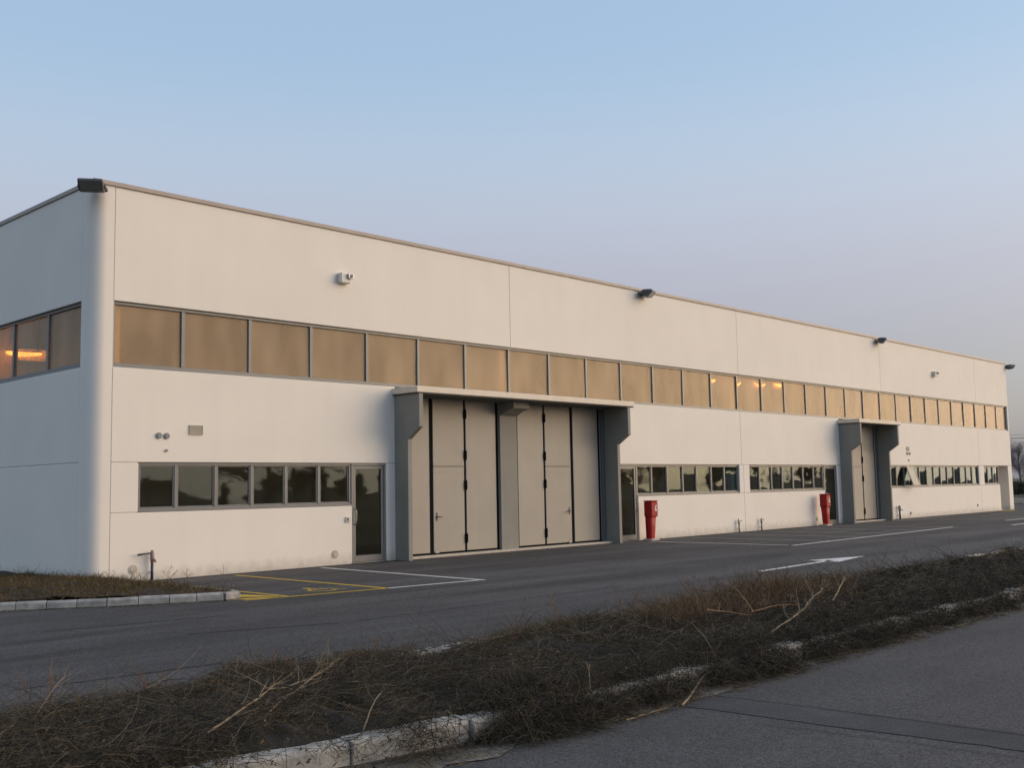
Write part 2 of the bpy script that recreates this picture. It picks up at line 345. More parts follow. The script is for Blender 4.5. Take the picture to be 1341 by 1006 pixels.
flat('white_line', M['lwhite'], [stripe(34.95, -4.72, 49.0, -4.9, 0.14)], 0.0045)
flat('white_line', M['lwhite'], [stripe(30.74, -6.36, 38.0, -6.2, 0.14)], 0.004)
flat('yellow_line', M['lyellow'], [stripe(47.9, -0.3, 49.3, -0.25, 0.5)], 0.0045)
flat('direction_arrow', M['lwhite'], [stripe(8.72, -9.06, 12.0, -8.88, 0.13), [(11.72, -8.46), (13.55, -8.90), (11.62, -9.22)]], 0.004)
# road repair and cracks
def wavy(x0, y0, x1, y1, w, n=26, amp=0.02, seed=1):
    rg = np.random.default_rng(seed); L_ = []; 
    dx, dy = x1 - x0, y1 - y0; l = math.hypot(dx, dy); nx, ny = -dy / l, dx / l
    off = np.cumsum(rg.normal(0, amp, n + 1)); ww = w * (0.75 + 0.5 * rg.random(n + 1)) if w < 0.05 else np.full(n + 1, w)
    e1 = rg.normal(0, amp * 0.7, n + 1); e2 = rg.normal(0, amp * 0.7, n + 1)
    if w < 0.05: e1 *= 0; e2 *= 0
    up_, lo_ = [], []
    for i in range(n + 1):
        t = i / n; cx, cy_ = x0 + dx * t + nx * off[i], y0 + dy * t + ny * off[i]
        up_.append((cx + nx * (ww[i] / 2 + e1[i]), cy_ + ny * (ww[i] / 2 + e1[i]))); lo_.append((cx - nx * (ww[i] / 2 + e2[i]), cy_ - ny * (ww[i] / 2 + e2[i])))
    return [[up_[i], up_[i + 1], lo_[i + 1], lo_[i]] for i in range(n)]
flat('asphalt_patch', M['patch'], wavy(-2.30, -14.9, -2.02, -18.8, 0.50, amp=0.007, seed=4), 0.0)
flat('road_crack', M['tar'], wavy(-2.05, -14.9, -1.77, -18.8, 0.012, n=60, amp=0.006, seed=5), 0.004)
flat('road_crack', M['tar'], wavy(-2.72, -15.75, -2.50, -18.6, 0.009, n=60, amp=0.006, seed=6), 0.004)

# ------------------------------------------------------------------ the warehouse
XM = [0.069 + 1.58063872 * k + 7.49973093e-3 * k * k - 2.05718339e-4 * k ** 3 for k in range(32)]
ZWB, ZWT, ZBB, ZBT, ZTOP, ZR = 1.346, 2.326, 4.196, 5.513, 7.80, 7.89
XS, XE, YB = -0.31, 50.30, 26.0
JL = 0.11
house = thing('warehouse', (XS, 0, 0), 'long white concrete panel warehouse with a grey roof edge and two door porches', 'warehouse')
T = 0.20
def panel(x0, x1, z0, z1, y=0.0, ya=T): return box('wall_panel', M['wall'], house, x0, x1, y, ya, z0, z1, bev=0.008)
def spanel(y0, y1, z0, z1): return box('wall_panel', M['wall'], house, XS, XS + T, y0, y1, z0, z1, bev=0.008)
g_ = 0.005
# rounded corner column, full height
def corner(name, xa, xb, yb, rr, side):
    pts = []
    if side < 0:
        pts = [(xb, 0.0)] + [(xa + rr - rr * math.sin(R(90 * i / 10)), rr - rr * math.cos(R(90 * i / 10))) for i in range(11)] + [(xa, yb), (xa + T, yb), (xa + T, T + 0.2), (xa + T + .1, T), (xb, T)]
    m = MB().prism(pts, 'z', 0.0, ZTOP)
    o = m.build(name, M['wall'], house)
    for p in o.data.polygons: p.use_smooth = abs(p.normal.z) < 0.5 and p.area < 1.2
    o.data.set_sharp_from_angle(angle=R(20))
    return o
corner('corner_column', XS, JL - g_, 0.49, 0.26, -1)
# upper wall panels
jt = [JL, XM[7], XM[14], XM[21], XM[28], XE]
for a, b in zip(jt, jt[1:]): panel(a + g_, b - (g_ if b != XE else 0), ZBT, ZTOP)
# wall between the two window bands
for a, b in ((JL, 7.30), (15.50, XM[14]), (XM[14], 30.58), (34.10, XM[28]), (XM[28], XE)):
    panel(a + g_, b - g_, ZWT + 0.006, ZBB)
# pieces beside the long windows
panel(JL + g_, 0.68, ZWB + 0.006, ZWT - 0.006)
panel(7.0, 7.30, 0.0, ZWT - 0.006)
panel(15.50, 16.0, 0.0, ZWT - 0.006)
panel(22.93, 23.20, ZWB + 0.006, ZWT - 0.006); panel(23.21, 23.60, ZWB + 0.006, ZWT - 0.006)
panel(30.22, 30.58, 0.0, ZWT - 0.006)
panel(34.10, 34.50, ZWB + 0.006, ZWT - 0.006)
panel(45.52, 45.70, ZWB + 0.006, ZWT - 0.006); panel(45.71, 46.23, ZWB + 0.006, ZWT - 0.006)
panel(49.71, XE, 0.0, ZWT - 0.006, ya=0.55)
# lower wall
panel(JL + g_, 5.965, 0.0, ZWB - 0.006)
panel(17.03, 23.20, 0.0, ZWB - 0.006); panel(23.21, 29.14, 0.0, ZWB - 0.006)
panel(34.10, 45.70, 0.0, ZWB - 0.006); panel(45.71, 48.38, 0.0, ZWB - 0.006)
# sealant in the joints
def jb(*a): box('joint_sealant', M['joint'], house, *a)
for x in jt[1:-1]: jb(x - 0.02, x + 0.02, 0.012, 0.15, ZBT + 0.01, ZTOP - 0.005)
jb(JL - 0.02, JL + 0.02, 0.012, 0.15, 0.01, ZTOP - 0.005)
for x in (23.205, 45.705): jb(x - 0.02, x + 0.02, 0.012, 0.15, 0.01, ZBB - 0.01)
for a, b in ((JL + .03, 0.66), (7.02, 7.28), (22.95, 23.17), (23.23, 23.58), (34.12, 34.48)):
    jb(a, b, 0.012, 0.15, ZWT - 0.02, ZWT + 0.02); jb(a, b, 0.012, 0.15, ZWB - 0.02, ZWB + 0.02) if b < 5 or a > 22 else None
jb(XS + 0.012, XS + 0.15, 0.47, 0.51, 0.01, ZTOP - 0.01)
jb(XS + 0.012, XS + 0.15, 0.52, YB - 0.1, ZWT - 0.02, ZWT + 0.02)

# side wall (faces -X)
spanel(0.50, YB, ZBT, ZTOP); spanel(0.50, YB, ZWT + 0.012, ZBB); spanel(0.50, YB, 0.0, ZWT - 0.0)
# back wall, right wall, floor, roof
box('wall_panel', M['wall'], house, XS + T, XE - T, YB - T, YB, 0, ZTOP)
box('wall_panel', M['wall'], house, XE - T, XE, 0.60, YB, 0, ZTOP - 0.002)
box('wall_panel', M['wall'], house, XE - T, XE - 0.001, T + 0.001, 0.595, ZWT + 0.01, ZTOP - 0.002)
box('floor_slab', M['inner'], house, XS + T, XE - T, T, YB - T, 0.004, 0.03)
box('roof', M['roof'], house, XS + T, XE - T, T, YB - T, ZTOP - 0.35, ZTOP - 0.2)
# coping
cpg = MB()
cpg.box(XS - 0.03, 12.0, -0.035, T + 0.05, ZTOP, ZR, bev=0.006); cpg.box(12.006, 24.0, -0.035, T + 0.05, ZTOP, ZR, bev=0.006)
cpg.box(24.006, 37.0, -0.035, T + 0.05, ZTOP, ZR, bev=0.006); cpg.box(37.006, XE + 0.03, -0.035, T + 0.05, ZTOP, ZR, bev=0.006)
cpg.box(XS - 0.03, XS + T + 0.05, T + 0.056, YB, ZTOP, ZR, bev=0.006)
cpg.box(XE - T - 0.05, XE + 0.03, T + 0.056, YB, ZTOP, ZR, bev=0.006)
cpg.build('roof_coping', M['coping'], house)
# interior partition row behind the low windows, upper-floor slab under the band, columns
box('inner_wall', M['inner'], house, XS + T, XE - T, 6.0, 6.15, 0.03, ZTOP - 0.4)
for k in (0, 7, 14, 21, 28):
    x = XM[k]
    box('inner_column', M['column'], house, x - 0.32 if k else x + 0.02, x + (0.10 if k else 0.24), T + 0.012, T + 0.42, 0.03, ZTOP - 0.4, bev=0.01)
    box('column_face', M['column'], house, x - 0.30 if k else x + 0.10, x + (0.09 if k else 0.26), 0.165, T + 0.011, ZBB + 0.05, ZBT - 0.05)

# ---- long window bands: outer frame part > panes
def strip(xs, z0, z1, y, name='window_frame', pm=None, fw=0.055, sash=True, axis='x', flip=1, sill=0.0, mull=None):
    """frame of a strip window with mullions at xs; panes as children"""
    mull = mull or fw * 0.85
    b = MB()
    def B(a0, a1, d0, d1, c0, c1, bev=0.004):
        if axis == 'x': b.box(a0, a1, d0, d1, c0, c1, bev=bev)
        else: b.box(XS + d0, XS + d1, a0, a1, c0, c1, bev=bev)
    x0, x1 = xs[0], xs[-1]
    B(x0, x1, y - 0.02, y + 0.08, z1 - fw, z1); B(x0, x1, y - 0.02, y + 0.08, z0, z0 + fw + sill)
    if sill: B(x0 - 0.01, x1 + 0.01, y - 0.06, y - 0.021, z0 - 0.0, z0 + 0.03)
    B(x0, x0 + fw, y - 0.018, y + 0.078, z0 + fw + sill, z1 - fw); B(x1 - fw, x1, y - 0.018, y + 0.078, z0 + fw + sill, z1 - fw)
    for x in xs[1:-1]: B(x - mull, x + mull, y - 0.016, y + 0.076, z0 + fw + sill, z1 - fw)
    fr = b.build(name, M['frame'], house)
    for i in range(len(xs) - 1):
        a = xs[i] + (fw if i == 0 else mull); c = xs[i + 1] - (fw if i == len(xs) - 2 else mull)
        if sash:
            s = MB(); w = 0.028
            def S(a0, a1, c0, c1):
                if axis == 'x': s.box(a0, a1, y + 0.004, y + 0.05, c0, c1, bev=0.003)
                else: s.box(XS + y + 0.004, XS + y + 0.05, a0, a1, c0, c1, bev=0.003)
            lo, hi = z0 + fw + sill, z1 - fw
            S(a, c, hi - w, hi); S(a, c, lo, lo + w); S(a, a + w, lo + w, hi - w); S(c - w, c, lo + w, hi - w)
            so = s.build('sash', M['frame'], fr)
        a_, c_ = a + 0.004, c - 0.004
        tl = Matrix.Rotation(R(random.gauss(0, 0.35)), 3, 'X') @ Matrix.Rotation(R(random.gauss(0, 0.35)), 3, 'Z')
        if axis == 'x': box('pane', pm, fr, a_, c_, y + 0.022, y + 0.030, z0 + fw + sill + 0.004, z1 - fw - 0.004, rot=tl)
        else: box('pane', pm, fr, XS + y + 0.022, XS + y + 0.030, a_, c_, z0 + fw + sill + 0.004, z1 - fw - 0.004)
    return fr
strip([JL + 0.01] + XM[1:31] + [50.12], ZBB, ZBT - 0.002, 0.085, pm=M['poly'], fw=0.06, sash=False, mull=0.04, sill=0.03)
panel(50.125, XE, ZBB + 0.002, ZBT - 0.002)
sy_l = [0.50, 2.19, 3.96, 5.7, 7.44, 9.2, 10.9, 12.6, 14.3, 16.0, 17.7, 19.4, 21.1, 22.8, 24.5, YB]
strip(sy_l, ZBB, ZBT - 0.002, 0.085, pm=M['poly'], fw=0.06, sash=False, mull=0.045, sill=0.05, axis='y')
# low windows
fA = strip([0.68, 1.52, 2.43, 3.30, 4.17, 5.06, 5.965], ZWB, ZWT, 0.065, pm=M['glass'], fw=0.05, mull=0.035, sill=0.02)
fB = strip([17.03, 17.82, 18.67, 19.54, 20.34, 21.22, 22.03, 22.93], ZWB, ZWT, 0.065, pm=M['glass'], fw=0.05, mull=0.035, sill=0.02)
fC = strip([23.60, 24.36, 25.20, 25.98, 26.77, 27.54, 28.36, 29.14], ZWB, ZWT, 0.065, pm=M['glass'], fw=0.05, mull=0.035, sill=0.02)
fD = strip([34.50, 35.15, 35.90, 36.71, 37.53, 38.33, 39.17, 39.96, 40.78, 41.58, 42.38, 43.18, 43.97, 44.74, 45.52], ZWB, ZWT, 0.065, pm=M['glass'], fw=0.05, mull=0.035, sill=0.02)
fE = strip([46.23, 46.88, 47.59, 48.36], ZWB, ZWT, 0.065, pm=M['glass'], fw=0.05, mull=0.035, sill=0.02)
# the one top-hung window that stands open
ox0, ox1, oz1 = 36.75, 37.50, 2.27
rot = Matrix.Rotation(R(-19), 3, 'X'); piv = Vector((ox0, -0.0, oz1))
sb = MB()
for a in ((ox0, ox1, oz1 - 0.06, oz1), (ox0, ox1, oz1 - 0.88, oz1 - 0.82), (ox0, ox0 + 0.05, oz1 - 0.82, oz1 - 0.06), (ox1 - 0.05, ox1, oz1 - 0.82, oz1 - 0.06)):
    sb.box(a[0], a[1], -0.05, -0.01, a[2], a[3])
bmesh.ops.rotate(sb.bm, verts=sb.bm.verts, cent=piv, matrix=rot)
osash = tag(sb.build('open_sash', M['vent'], house), 'top hung window sash propped open')
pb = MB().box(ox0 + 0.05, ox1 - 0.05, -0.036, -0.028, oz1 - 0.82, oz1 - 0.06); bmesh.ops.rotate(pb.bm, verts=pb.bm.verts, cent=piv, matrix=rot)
pb.build('pane', M['vent'], osash)  # opaque beige pane: the sky's reflection is put into its colour

# ---- glazed doors
def gdoor(x0, x1, handle_left):
    f = MB(); y = 0.05; z1 = ZWT - 0.0
    f.box(x0, x1, y - 0.025, y + 0.09, z1 - 0.055, z1, bev=0.004)
    f.box(x0, x0 + 0.055, y - 0.022, y + 0.088, 0.03, z1 - 0.055, bev=0.004); f.box(x1 - 0.055, x1, y - 0.022, y + 0.088, 0.03, z1 - 0.055, bev=0.004)
    f.box(x0 - 0.01, x1 + 0.01, y - 0.07, y + 0.1, 0.004, 0.03)
    fr = f.build('glass_door', M['frame'], house)
    a, c = x0 + 0.06, x1 - 0.06; l = MB(); w = 0.075
    for q in ((a, c, z1 - 0.06 - w, z1 - 0.06), (a, c, 0.035, 0.18), (a, a + w, 0.18, z1 - 0.06 - w), (c - w, c, 0.18, z1 - 0.06 - w)):
        l.box(q[0], q[1], y - 0.01, y + 0.045, q[2], q[3], bev=0.004)
    l.build('door_leaf', M['frame'], fr)
    box('pane', M['glass'], fr, a + w + 0.003, c - w - 0.003, y + 0.014, y + 0.022, 0.183, z1 - 0.06 - w - 0.003)
    hx = (a + w / 2) if handle_left else (c - w / 2)
    MB().tube([(hx, y - 0.012, 0.90), (hx, y - 0.075, 0.92), (hx, y - 0.085, 1.0), (hx, y - 0.085, 1.16), (hx, y - 0.075, 1.24), (hx, y - 0.012, 1.26)], 0.014, 8).build('pull_handle', M['steel'], fr)
    return fr
gdoor(5.97, 7.0, True); gdoor(16.0, 17.025, False); gdoor(29.15, 30.215, True)

# ---- recessed side entrance near the far corner
box('entrance_wall', M['wall'], house, 48.38, 48.56, T + 0.003, 1.5, 0.0, ZWT - 0.006)
box('entrance_wall', M['wall'], house, 48.57, XE - T - 0.004, 1.5, 1.68, 0.0, ZWT - 0.006)
box('entrance_ceiling', M['wall'], house, 48.38, XE - T - 0.004, T + 0.003, 1.68, ZWT + 0.0, ZWT + 0.12)
ed = box('entrance_door', M['fin'], house, 48.7, 49.65, 1.44, 1.498, 0.02, 2.15, bev=0.01)
MB().tube([(49.5, 1.44, 1.02), (49.5, 1.39, 1.02), (49.4, 1.39, 1.02)], 0.012, 8).build('door_handle', M['steel'], ed)

# ---- the two door porches
def fin(x0, x1, name='side_fin'):
    pts = [(-0.001, 0.0), (-0.49, 0.0), (-0.49, 2.90), (-0.91, 3.18), (-0.91, 3.975), (-0.001, 3.975)]
    return MB().prism(pts, 'x', x0, x1, bev=0.006).build(name, M['fin'], house)
ZD = 3.965
def leaf(fr, x0, x1, wicket=None):
    """one folding leaf; wicket='l'/'r' puts a pass door with its handle on that side"""
    y = 0.045
    if wicket:
        up_ = box('door_leaf', M['leaf'], fr, x0, x1, y, y + 0.05, 2.28, ZD, bev=0.006)
        dn = box('wicket_door', M['leaf'], fr, x0, x1, y, y + 0.05, 0.105, 2.245, bev=0.006)
        box('door_bar', M['frame'], fr, x0, x1, y - 0.008, y + 0.03, 2.248, 2.277)
        box('top_rail', M['leaf'], fr, x0 + 0.02, x1 - 0.02, y - 0.01, y, 2.11, 2.13)
        hx = x0 + 0.10 if wicket == 'l' else x1 - 0.10; s = 1 if wicket == 'l' else -1
        h = MB().tube([(hx, y, 1.0), (hx, y - 0.06, 1.0), (hx + s * 0.02, y - 0.065, 1.0), (hx + s * 0.15, y - 0.06, 0.99)], 0.013, 8)
        h.box(hx - 0.02, hx + 0.02, y - 0.012, y, 0.90, 1.10); h.build('door_handle', M['dark'], fr)
        box('door_stop', M['vent'], fr, hx - 0.06, hx + 0.06, y - 0.02, y, 0.09, 0.14)
    else:
        box('door_leaf', M['leaf'], fr, x0, x1, y, y + 0.05, 0.105, ZD, bev=0.006)
def gasket(fr, x, w, hinged=False):
    box('gasket', M['rubber'], fr, x - w / 2, x + w / 2, 0.062, 0.079, 0.06, ZD)
    if hinged:
        for z in (3.62, 2.55, 1.78, 0.42):
            h = MB().box(x - 0.05, x + 0.05, 0.012, 0.034, z - 0.10, z + 0.10, bev=0.006)
            h.tube([(x, 0.008, z - 0.13), (x, 0.008, z + 0.13)], 0.018, 8); h.build('hinge', M['rubber'], fr)
def folding(x0, x1, cuts, wick):
    b = MB(); b.box(x0, x1, 0.08, 0.19, 0.03, 0.074); b.box(x0 + 0.001, x1 - 0.001, 0.06, 0.079, 0.057, 0.10); b.box(x0 - .0, x1, 0.10, 0.19, 0.074, 3.98)
    fr = b.build('folding_door', M['rubber'], house)
    xs = [x0] + [c[0] for c in cuts] + [x1]; ws = [0] + [c[1] for c in cuts] + [0]
    for i in range(len(xs) - 1):
        leaf(fr, xs[i] + ws[i] / 2 + 0.004, xs[i + 1] - ws[i + 1] / 2 - 0.004, wick.get(i))
    for c in cuts: gasket(fr, *c)
    return fr
# first porch
fin(7.27, 7.40); fin(15.42, 15.545)
folding(7.402, 10.93, [(8.50, 0.12), (9.68, 0.065, True), (10.88, 0.10)], {1: 'l'})
folding(11.60, 15.26, [(11.64, 0.08), (12.77, 0.065, True), (13.96, 0.115), (15.21, 0.10)], {2: 'r'})
box('centre_pillar', M['fin'], house, 10.935, 11.597, -0.02, 0.2, 0.0, 3.975, bev=0.006)
MB().prism([(-0.021, 3.62), (-0.30, 3.74), (-0.52, 3.80), (-0.52, 3.974), (-0.021, 3.974)], 'x', 10.96, 11.57).build('pillar_bracket', M['fin'], house)
box('door_post', M['frame'], house, 15.27, 15.415, 0.0, 0.12, 0.03, 3.975)
box('door_sill', M['sill'], house, 7.405, 15.415, -0.24, 0.076, 0.003, 0.055, bev=0.008)
can = MB(); can.box(7.20, 15.74, -0.93, -0.001, 4.003, 4.15, bev=0.008)
cn = can.build('porch_roof', M['slab'], house)
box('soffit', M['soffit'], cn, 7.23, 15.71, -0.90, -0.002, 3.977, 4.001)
# second porch
fin(30.54, 30.67); fin(34.02, 34.145)
folding(30.672, 33.93, [(31.40, 0.08), (32.58, 0.08, True), (33.78, 0.09)], {1: 'l'})
box('door_post', M['frame'], house, 33.935, 34.015, 0.0, 0.12, 0.03, 3.975)
box('door_sill', M['sill'], house, 30.675, 34.015, -0.24, 0.076, 0.003, 0.055, bev=0.008)
cn2 = box('porch_roof', M['slab'], house, 30.47, 34.36, -0.93, -0.001, 4.003, 4.15, bev=0.008)
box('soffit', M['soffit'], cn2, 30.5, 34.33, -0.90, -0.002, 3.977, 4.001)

# ---- vents and small wall fittings (parts of the wall)
def disc(name, m, x, z, r, d=0.03, rim=0.0):
    b = MB().tube([(x, 0.0, z), (x, -d, z)], r, 20)
    if rim: b.tube([(x, -d, z), (x, -d - 0.012, z)], [r * 0.7, r * 0.6], 20)
    return b.build(name, m, house)
disc('round_vent', M['ventdark'], 1.10, 2.87, 0.062, rim=1); disc('round_vent', M['ventdark'], 1.27, 2.865, 0.062, rim=1); disc('pipe_cap', M['ventdark'], 1.27, 2.57, 0.028)
disc('round_vent', M['sill'], 5.47, 0.25, 0.095, 0.012, rim=1); disc('round_vent', M['sill'], 0.59, 0.24, 0.09, 0.012, rim=1)
disc('round_vent', M['vent'], 28.39, 0.26, 0.08, 0.012)
disc('round_vent', M['ventdark'], 37.00, 2.86, 0.06, rim=1); disc('round_vent', M['ventdark'], 37.25, 2.86, 0.06, rim=1); disc('pipe_cap', M['ventdark'], 37.14, 2.56, 0.04)
disc('pipe_cap', M['ventdark'], 37.03, 0.22, 0.06); disc('pipe_cap', M['ventdark'], 45.07, 0.36, 0.06)
def grille(x0, x1, z0, z1):
    g = MB(); g.box(x0, x1, -0.025, 0.0, z0, z0 + 0.018); g.box(x0, x1, -0.025, 0.0, z1 - 0.018, z1); g.box(x0, x0 + 0.018, -0.025, 0.0, z0 + 0.018, z1 - 0.018); g.box(x1 - 0.018, x1, -0.025, 0.0, z0 + 0.018, z1 - 0.018)
    o = g.build('grille', M['vent'], house); n = 8; h = (z1 - z0 - 0.04) / n
    for i in range(n):
        MB().box(x0 + 0.018, x1 - 0.018, -0.02, -0.006, z0 + 0.02 + i * h, z0 + 0.02 + (i + 0.75) * h).build('slat', M['vent'], o)
grille(1.77, 2.08, 2.905, 3.10); grille(36.95, 37.22, 2.97, 3.16)

# ------------------------------------------------------------------ things fixed to the wall
def floodlight(x, z, label, tilt=-28, sc=1.0, y=-0.02, rz=0):
    t = thing('floodlight', (x, y, z), label, 'floodlight', 'floodlights under the roof edge')
    b = MB(); s = sc
    pts = [(-0.20 * s, -0.07 * s), (-0.30 * s, 0.10 * s), (0.30 * s, 0.10 * s), (0.20 * s, -0.07 * s)]
    # body: wedge shaped, deep at the back
    b.prism([(-0.08 * s, 0.10 * s), (-0.44 * s, 0.12 * s), (-0.46 * s, 0.06 * s), (-0.30 * s, -0.10 * s), (-0.12 * s, -0.09 * s)], 'x', -0.24 * s, 0.24 * s, bev=0.012)
    b.box(-0.18 * s, 0.18 * s, -0.34 * s, -0.12 * s, 0.112 * s, 0.135 * s)
    h = b.build('housing', M['dark'], None)
    g = MB().prism([(-0.452 * s, 0.045 * s), (-0.465 * s, 0.04 * s), (-0.31 * s, -0.115 * s), (-0.298 * s, -0.102 * s)], 'x', -0.20 * s, 0.20 * s).build('front_glass', M['lampglass'], None)
    a = MB().box(-0.27 * s, -0.245 * s, -0.28 * s, 0.0, -0.02 * s, 0.03 * s).box(0.245 * s, 0.27 * s, -0.28 * s, 0.0, -0.02 * s, 0.03 * s).box(-0.27 * s, 0.27 * s, -0.02, 0.02, -0.03 * s, 0.04 * s).build('bracket', M['dark'], None)
    for o in (h, g, a): o.parent = t
    t.rotation_euler = (0, 0, R(rz))
    return t
floodlight(-0.34, 7.64, 'large black floodlight on the rounded corner of the warehouse', sc=0.95, y=-0.02, rz=-35)
floodlight(17.45, 7.70, 'dark floodlight under the roof edge above the wall right of the large porch', sc=0.95, rz=20)
floodlight(34.4, 7.68, 'dark floodlight under the roof edge above the smaller porch', sc=0.95, rz=20)
f4 = floodlight(50.35, 7.66, 'dark floodlight sticking out past the far end of the roof', sc=0.95, rz=60)
def alarm(x, z, label, s=1.0):
    t = thing('alarm_box', (x, 0, z), label, 'alarm box')
    b = MB().box(-0.16 * s, 0.12 * s, -0.16, 0.0, -0.13, 0.11, bev=0.015).build('housing', M['box'], None); b.parent = t
    b = MB().box(0.01, 0.17 * s, -0.22, -0.165, -0.02, 0.09, bev=0.008).build('siren_cover', M['steel'], None); b.parent = t
    b = MB().tube([(0.09 * s, -0.221, 0.035), (0.09 * s, -0.235, 0.035)], 0.04, 14).build('lens', M['dark'], None); b.parent = t
alarm(5.72, 6.68, 'pale alarm box high on the wall above the left part of the band window')
alarm(40.45, 6.65, 'small alarm box high on the wall towards the far end of the building')
t = thing('intercom', (5.84, 0, 1.03), 'small grey intercom box on the wall left of the first glass door', 'intercom')
for nm, m_, a in (('housing', M['box'], (-0.07, 0.06, -0.04, 0.0, -0.06, 0.06)), ('button_panel', M['dark'], (-0.045, -0.005, -0.046, -0.041, -0.035, 0.035))):
    o = MB().box(*a, bev=0.004 if nm == 'housing' else 0).build(nm, m_, None); o.parent = t
# standpipes
def standpipe(x, h, label, arm=0.28, d=-1, tapm='copper', r=0.028):
    t = thing('standpipe', (x, -0.09, 0), label, 'standpipe')
    def part(b, n, m_): o = b.build(n, M[m_], None); o.parent = t
    part(MB().tube([(0, 0, 0), (0, 0, h * 0.62)], r, 10).tube([(0, 0, h * 0.30), (0, 0.085, h * 0.30)], 0.01, 6), 'pipe', 'bluepipe' if arm > 0.2 else 'ventdark')
    part(MB().tube([(0, 0, h * 0.62), (0, 0, h * 0.80), (0, 0, h), (0, 0, h + 0.05)], [r, r * 1.5, r * 1.35, r * 0.8], 12), 'valve', tapm)
    part(MB().tube([(0, 0, h - 0.01), (d * arm * 0.5, 0, h - 0.015), (d * arm, 0, h - 0.03)], [0.018, 0.016, 0.02], 8), 'handle', 'dark')
    if arm > 0.2: part(MB().tube([(0, 0, h * 0.75), (0, -0.10, h * 0.75), (0, -0.13, h * 0.68)], [0.02, 0.022, 0.022], 8), 'spout', tapm)
    return t
standpipe(0.95, 0.55, 'dark blue standpipe with a long tap handle at the left foot of the wall', arm=0.30)
standpipe(22.62, 0.42, 'short standpipe with a tap left of the joint between the two window strips', arm=0.15, d=1, tapm='steel')
standpipe(24.12, 0.40, 'short standpipe with a tap right of the joint between the two window strips', arm=0.15, d=1, tapm='steel')
standpipe(35.70, 0.54, 'standpipe just right of the smaller porch', arm=0.30, tapm='ventdark', r=0.04)
# red hydrant cabinets
def hydrant(x, y, label, lean, grp='red hydrant cabinets at the foot of the wall'):
    t = thing('hydrant_cabinet', (x, y, 0), label, 'hydrant cabinet', grp)
    def part(b, n, m_, par=None): o = b.build(n, m_, None); o.parent = par or t; return o
    part(MB().box(-0.18, 0.18, -0.15, 0.15, 0.002, 0.06, bev=0.01), 'base', M['sill'])
    b = MB(); n = 14
    def ring(z, rx, ry, ox): return [b.bm.verts.new((ox + (abs(math.cos(2 * math.pi * k / n)) ** 0.42) * math.copysign(rx, math.cos(2 * math.pi * k / n)), (abs(math.sin(2 * math.pi * k / n)) ** 0.42) * math.copysign(ry, math.sin(2 * math.pi * k / n)), z)) for k in range(n)]
    rs = [ring(0.061, 0.10, 0.095, -0.035 * lean), ring(0.40, 0.12, 0.105, -0.02 * lean), ring(0.79, 0.138, 0.12, -0.005 * lean)]
    for q, w in zip(rs, rs[1:]):
        for k in range(n): b.bm.faces.new((q[k], q[(k + 1) % n], w[(k + 1) % n], w[k])).smooth = True
    b.bm.faces.new(rs[-1])
    part(b, 'tapered_body', M['red'])
    hb = part(MB().box(-0.155 + 0.0 * lean, 0.155 + 0.0 * lean, -0.14, 0.12, 0.72, 1.18, bev=0.025), 'cabinet', M['red'])
    part(MB().box(-0.165 + 0.0 * lean, 0.165 + 0.0 * lean, -0.15, 0.13, 1.182, 1.215, bev=0.012), 'lid', M['red'])
    part(MB().box(-0.135 + 0.0 * lean, 0.135 + 0.0 * lean, -0.146, -0.141, 0.75, 1.15, bev=0.002), 'door', M['red'])
    t.scale = (1.12, 1.1, 1.0)
    # white hose-reel mark: a curl with a dot
    mk = MB(); cx, cz = 0.05, 0.97
    for i in range(12):
        a, c = R(60 + i * 24), R(60 + (i + 1) * 24)
        q = [(cx + 0.05 * math.cos(v) , cz + 0.085 * math.sin(v)) for v in (a, c)] + [(cx + 0.030 * math.cos(v), cz + 0.045 * math.sin(v)) for v in (c, a)]
        f = mk.bm.faces.new([mk.bm.verts.new((p[0], -0.148, p[1])) for p in q])
    q = circ(cx, cz - 0.01, 0.025, 10); mk.bm.faces.new([mk.bm.verts.new((p[0], -0.148, p[1])) for p in q])
    q = [(cx - 0.01, cz + 0.07), (cx + 0.02, cz + 0.14), (cx + 0.045, cz + 0.05)]; mk.bm.faces.new([mk.bm.verts.new((p[0], -0.148, p[1])) for p in q])
    part(mk, 'white_mark', M['white'])
    return t
hydrant(17.05, -0.43, 'red hydrant cabinet right of the large porch beside the glass door', 1)
hydrant(28.42, -0.34, 'red hydrant cabinet left of the smaller porch, half in front of a glass door', -1)

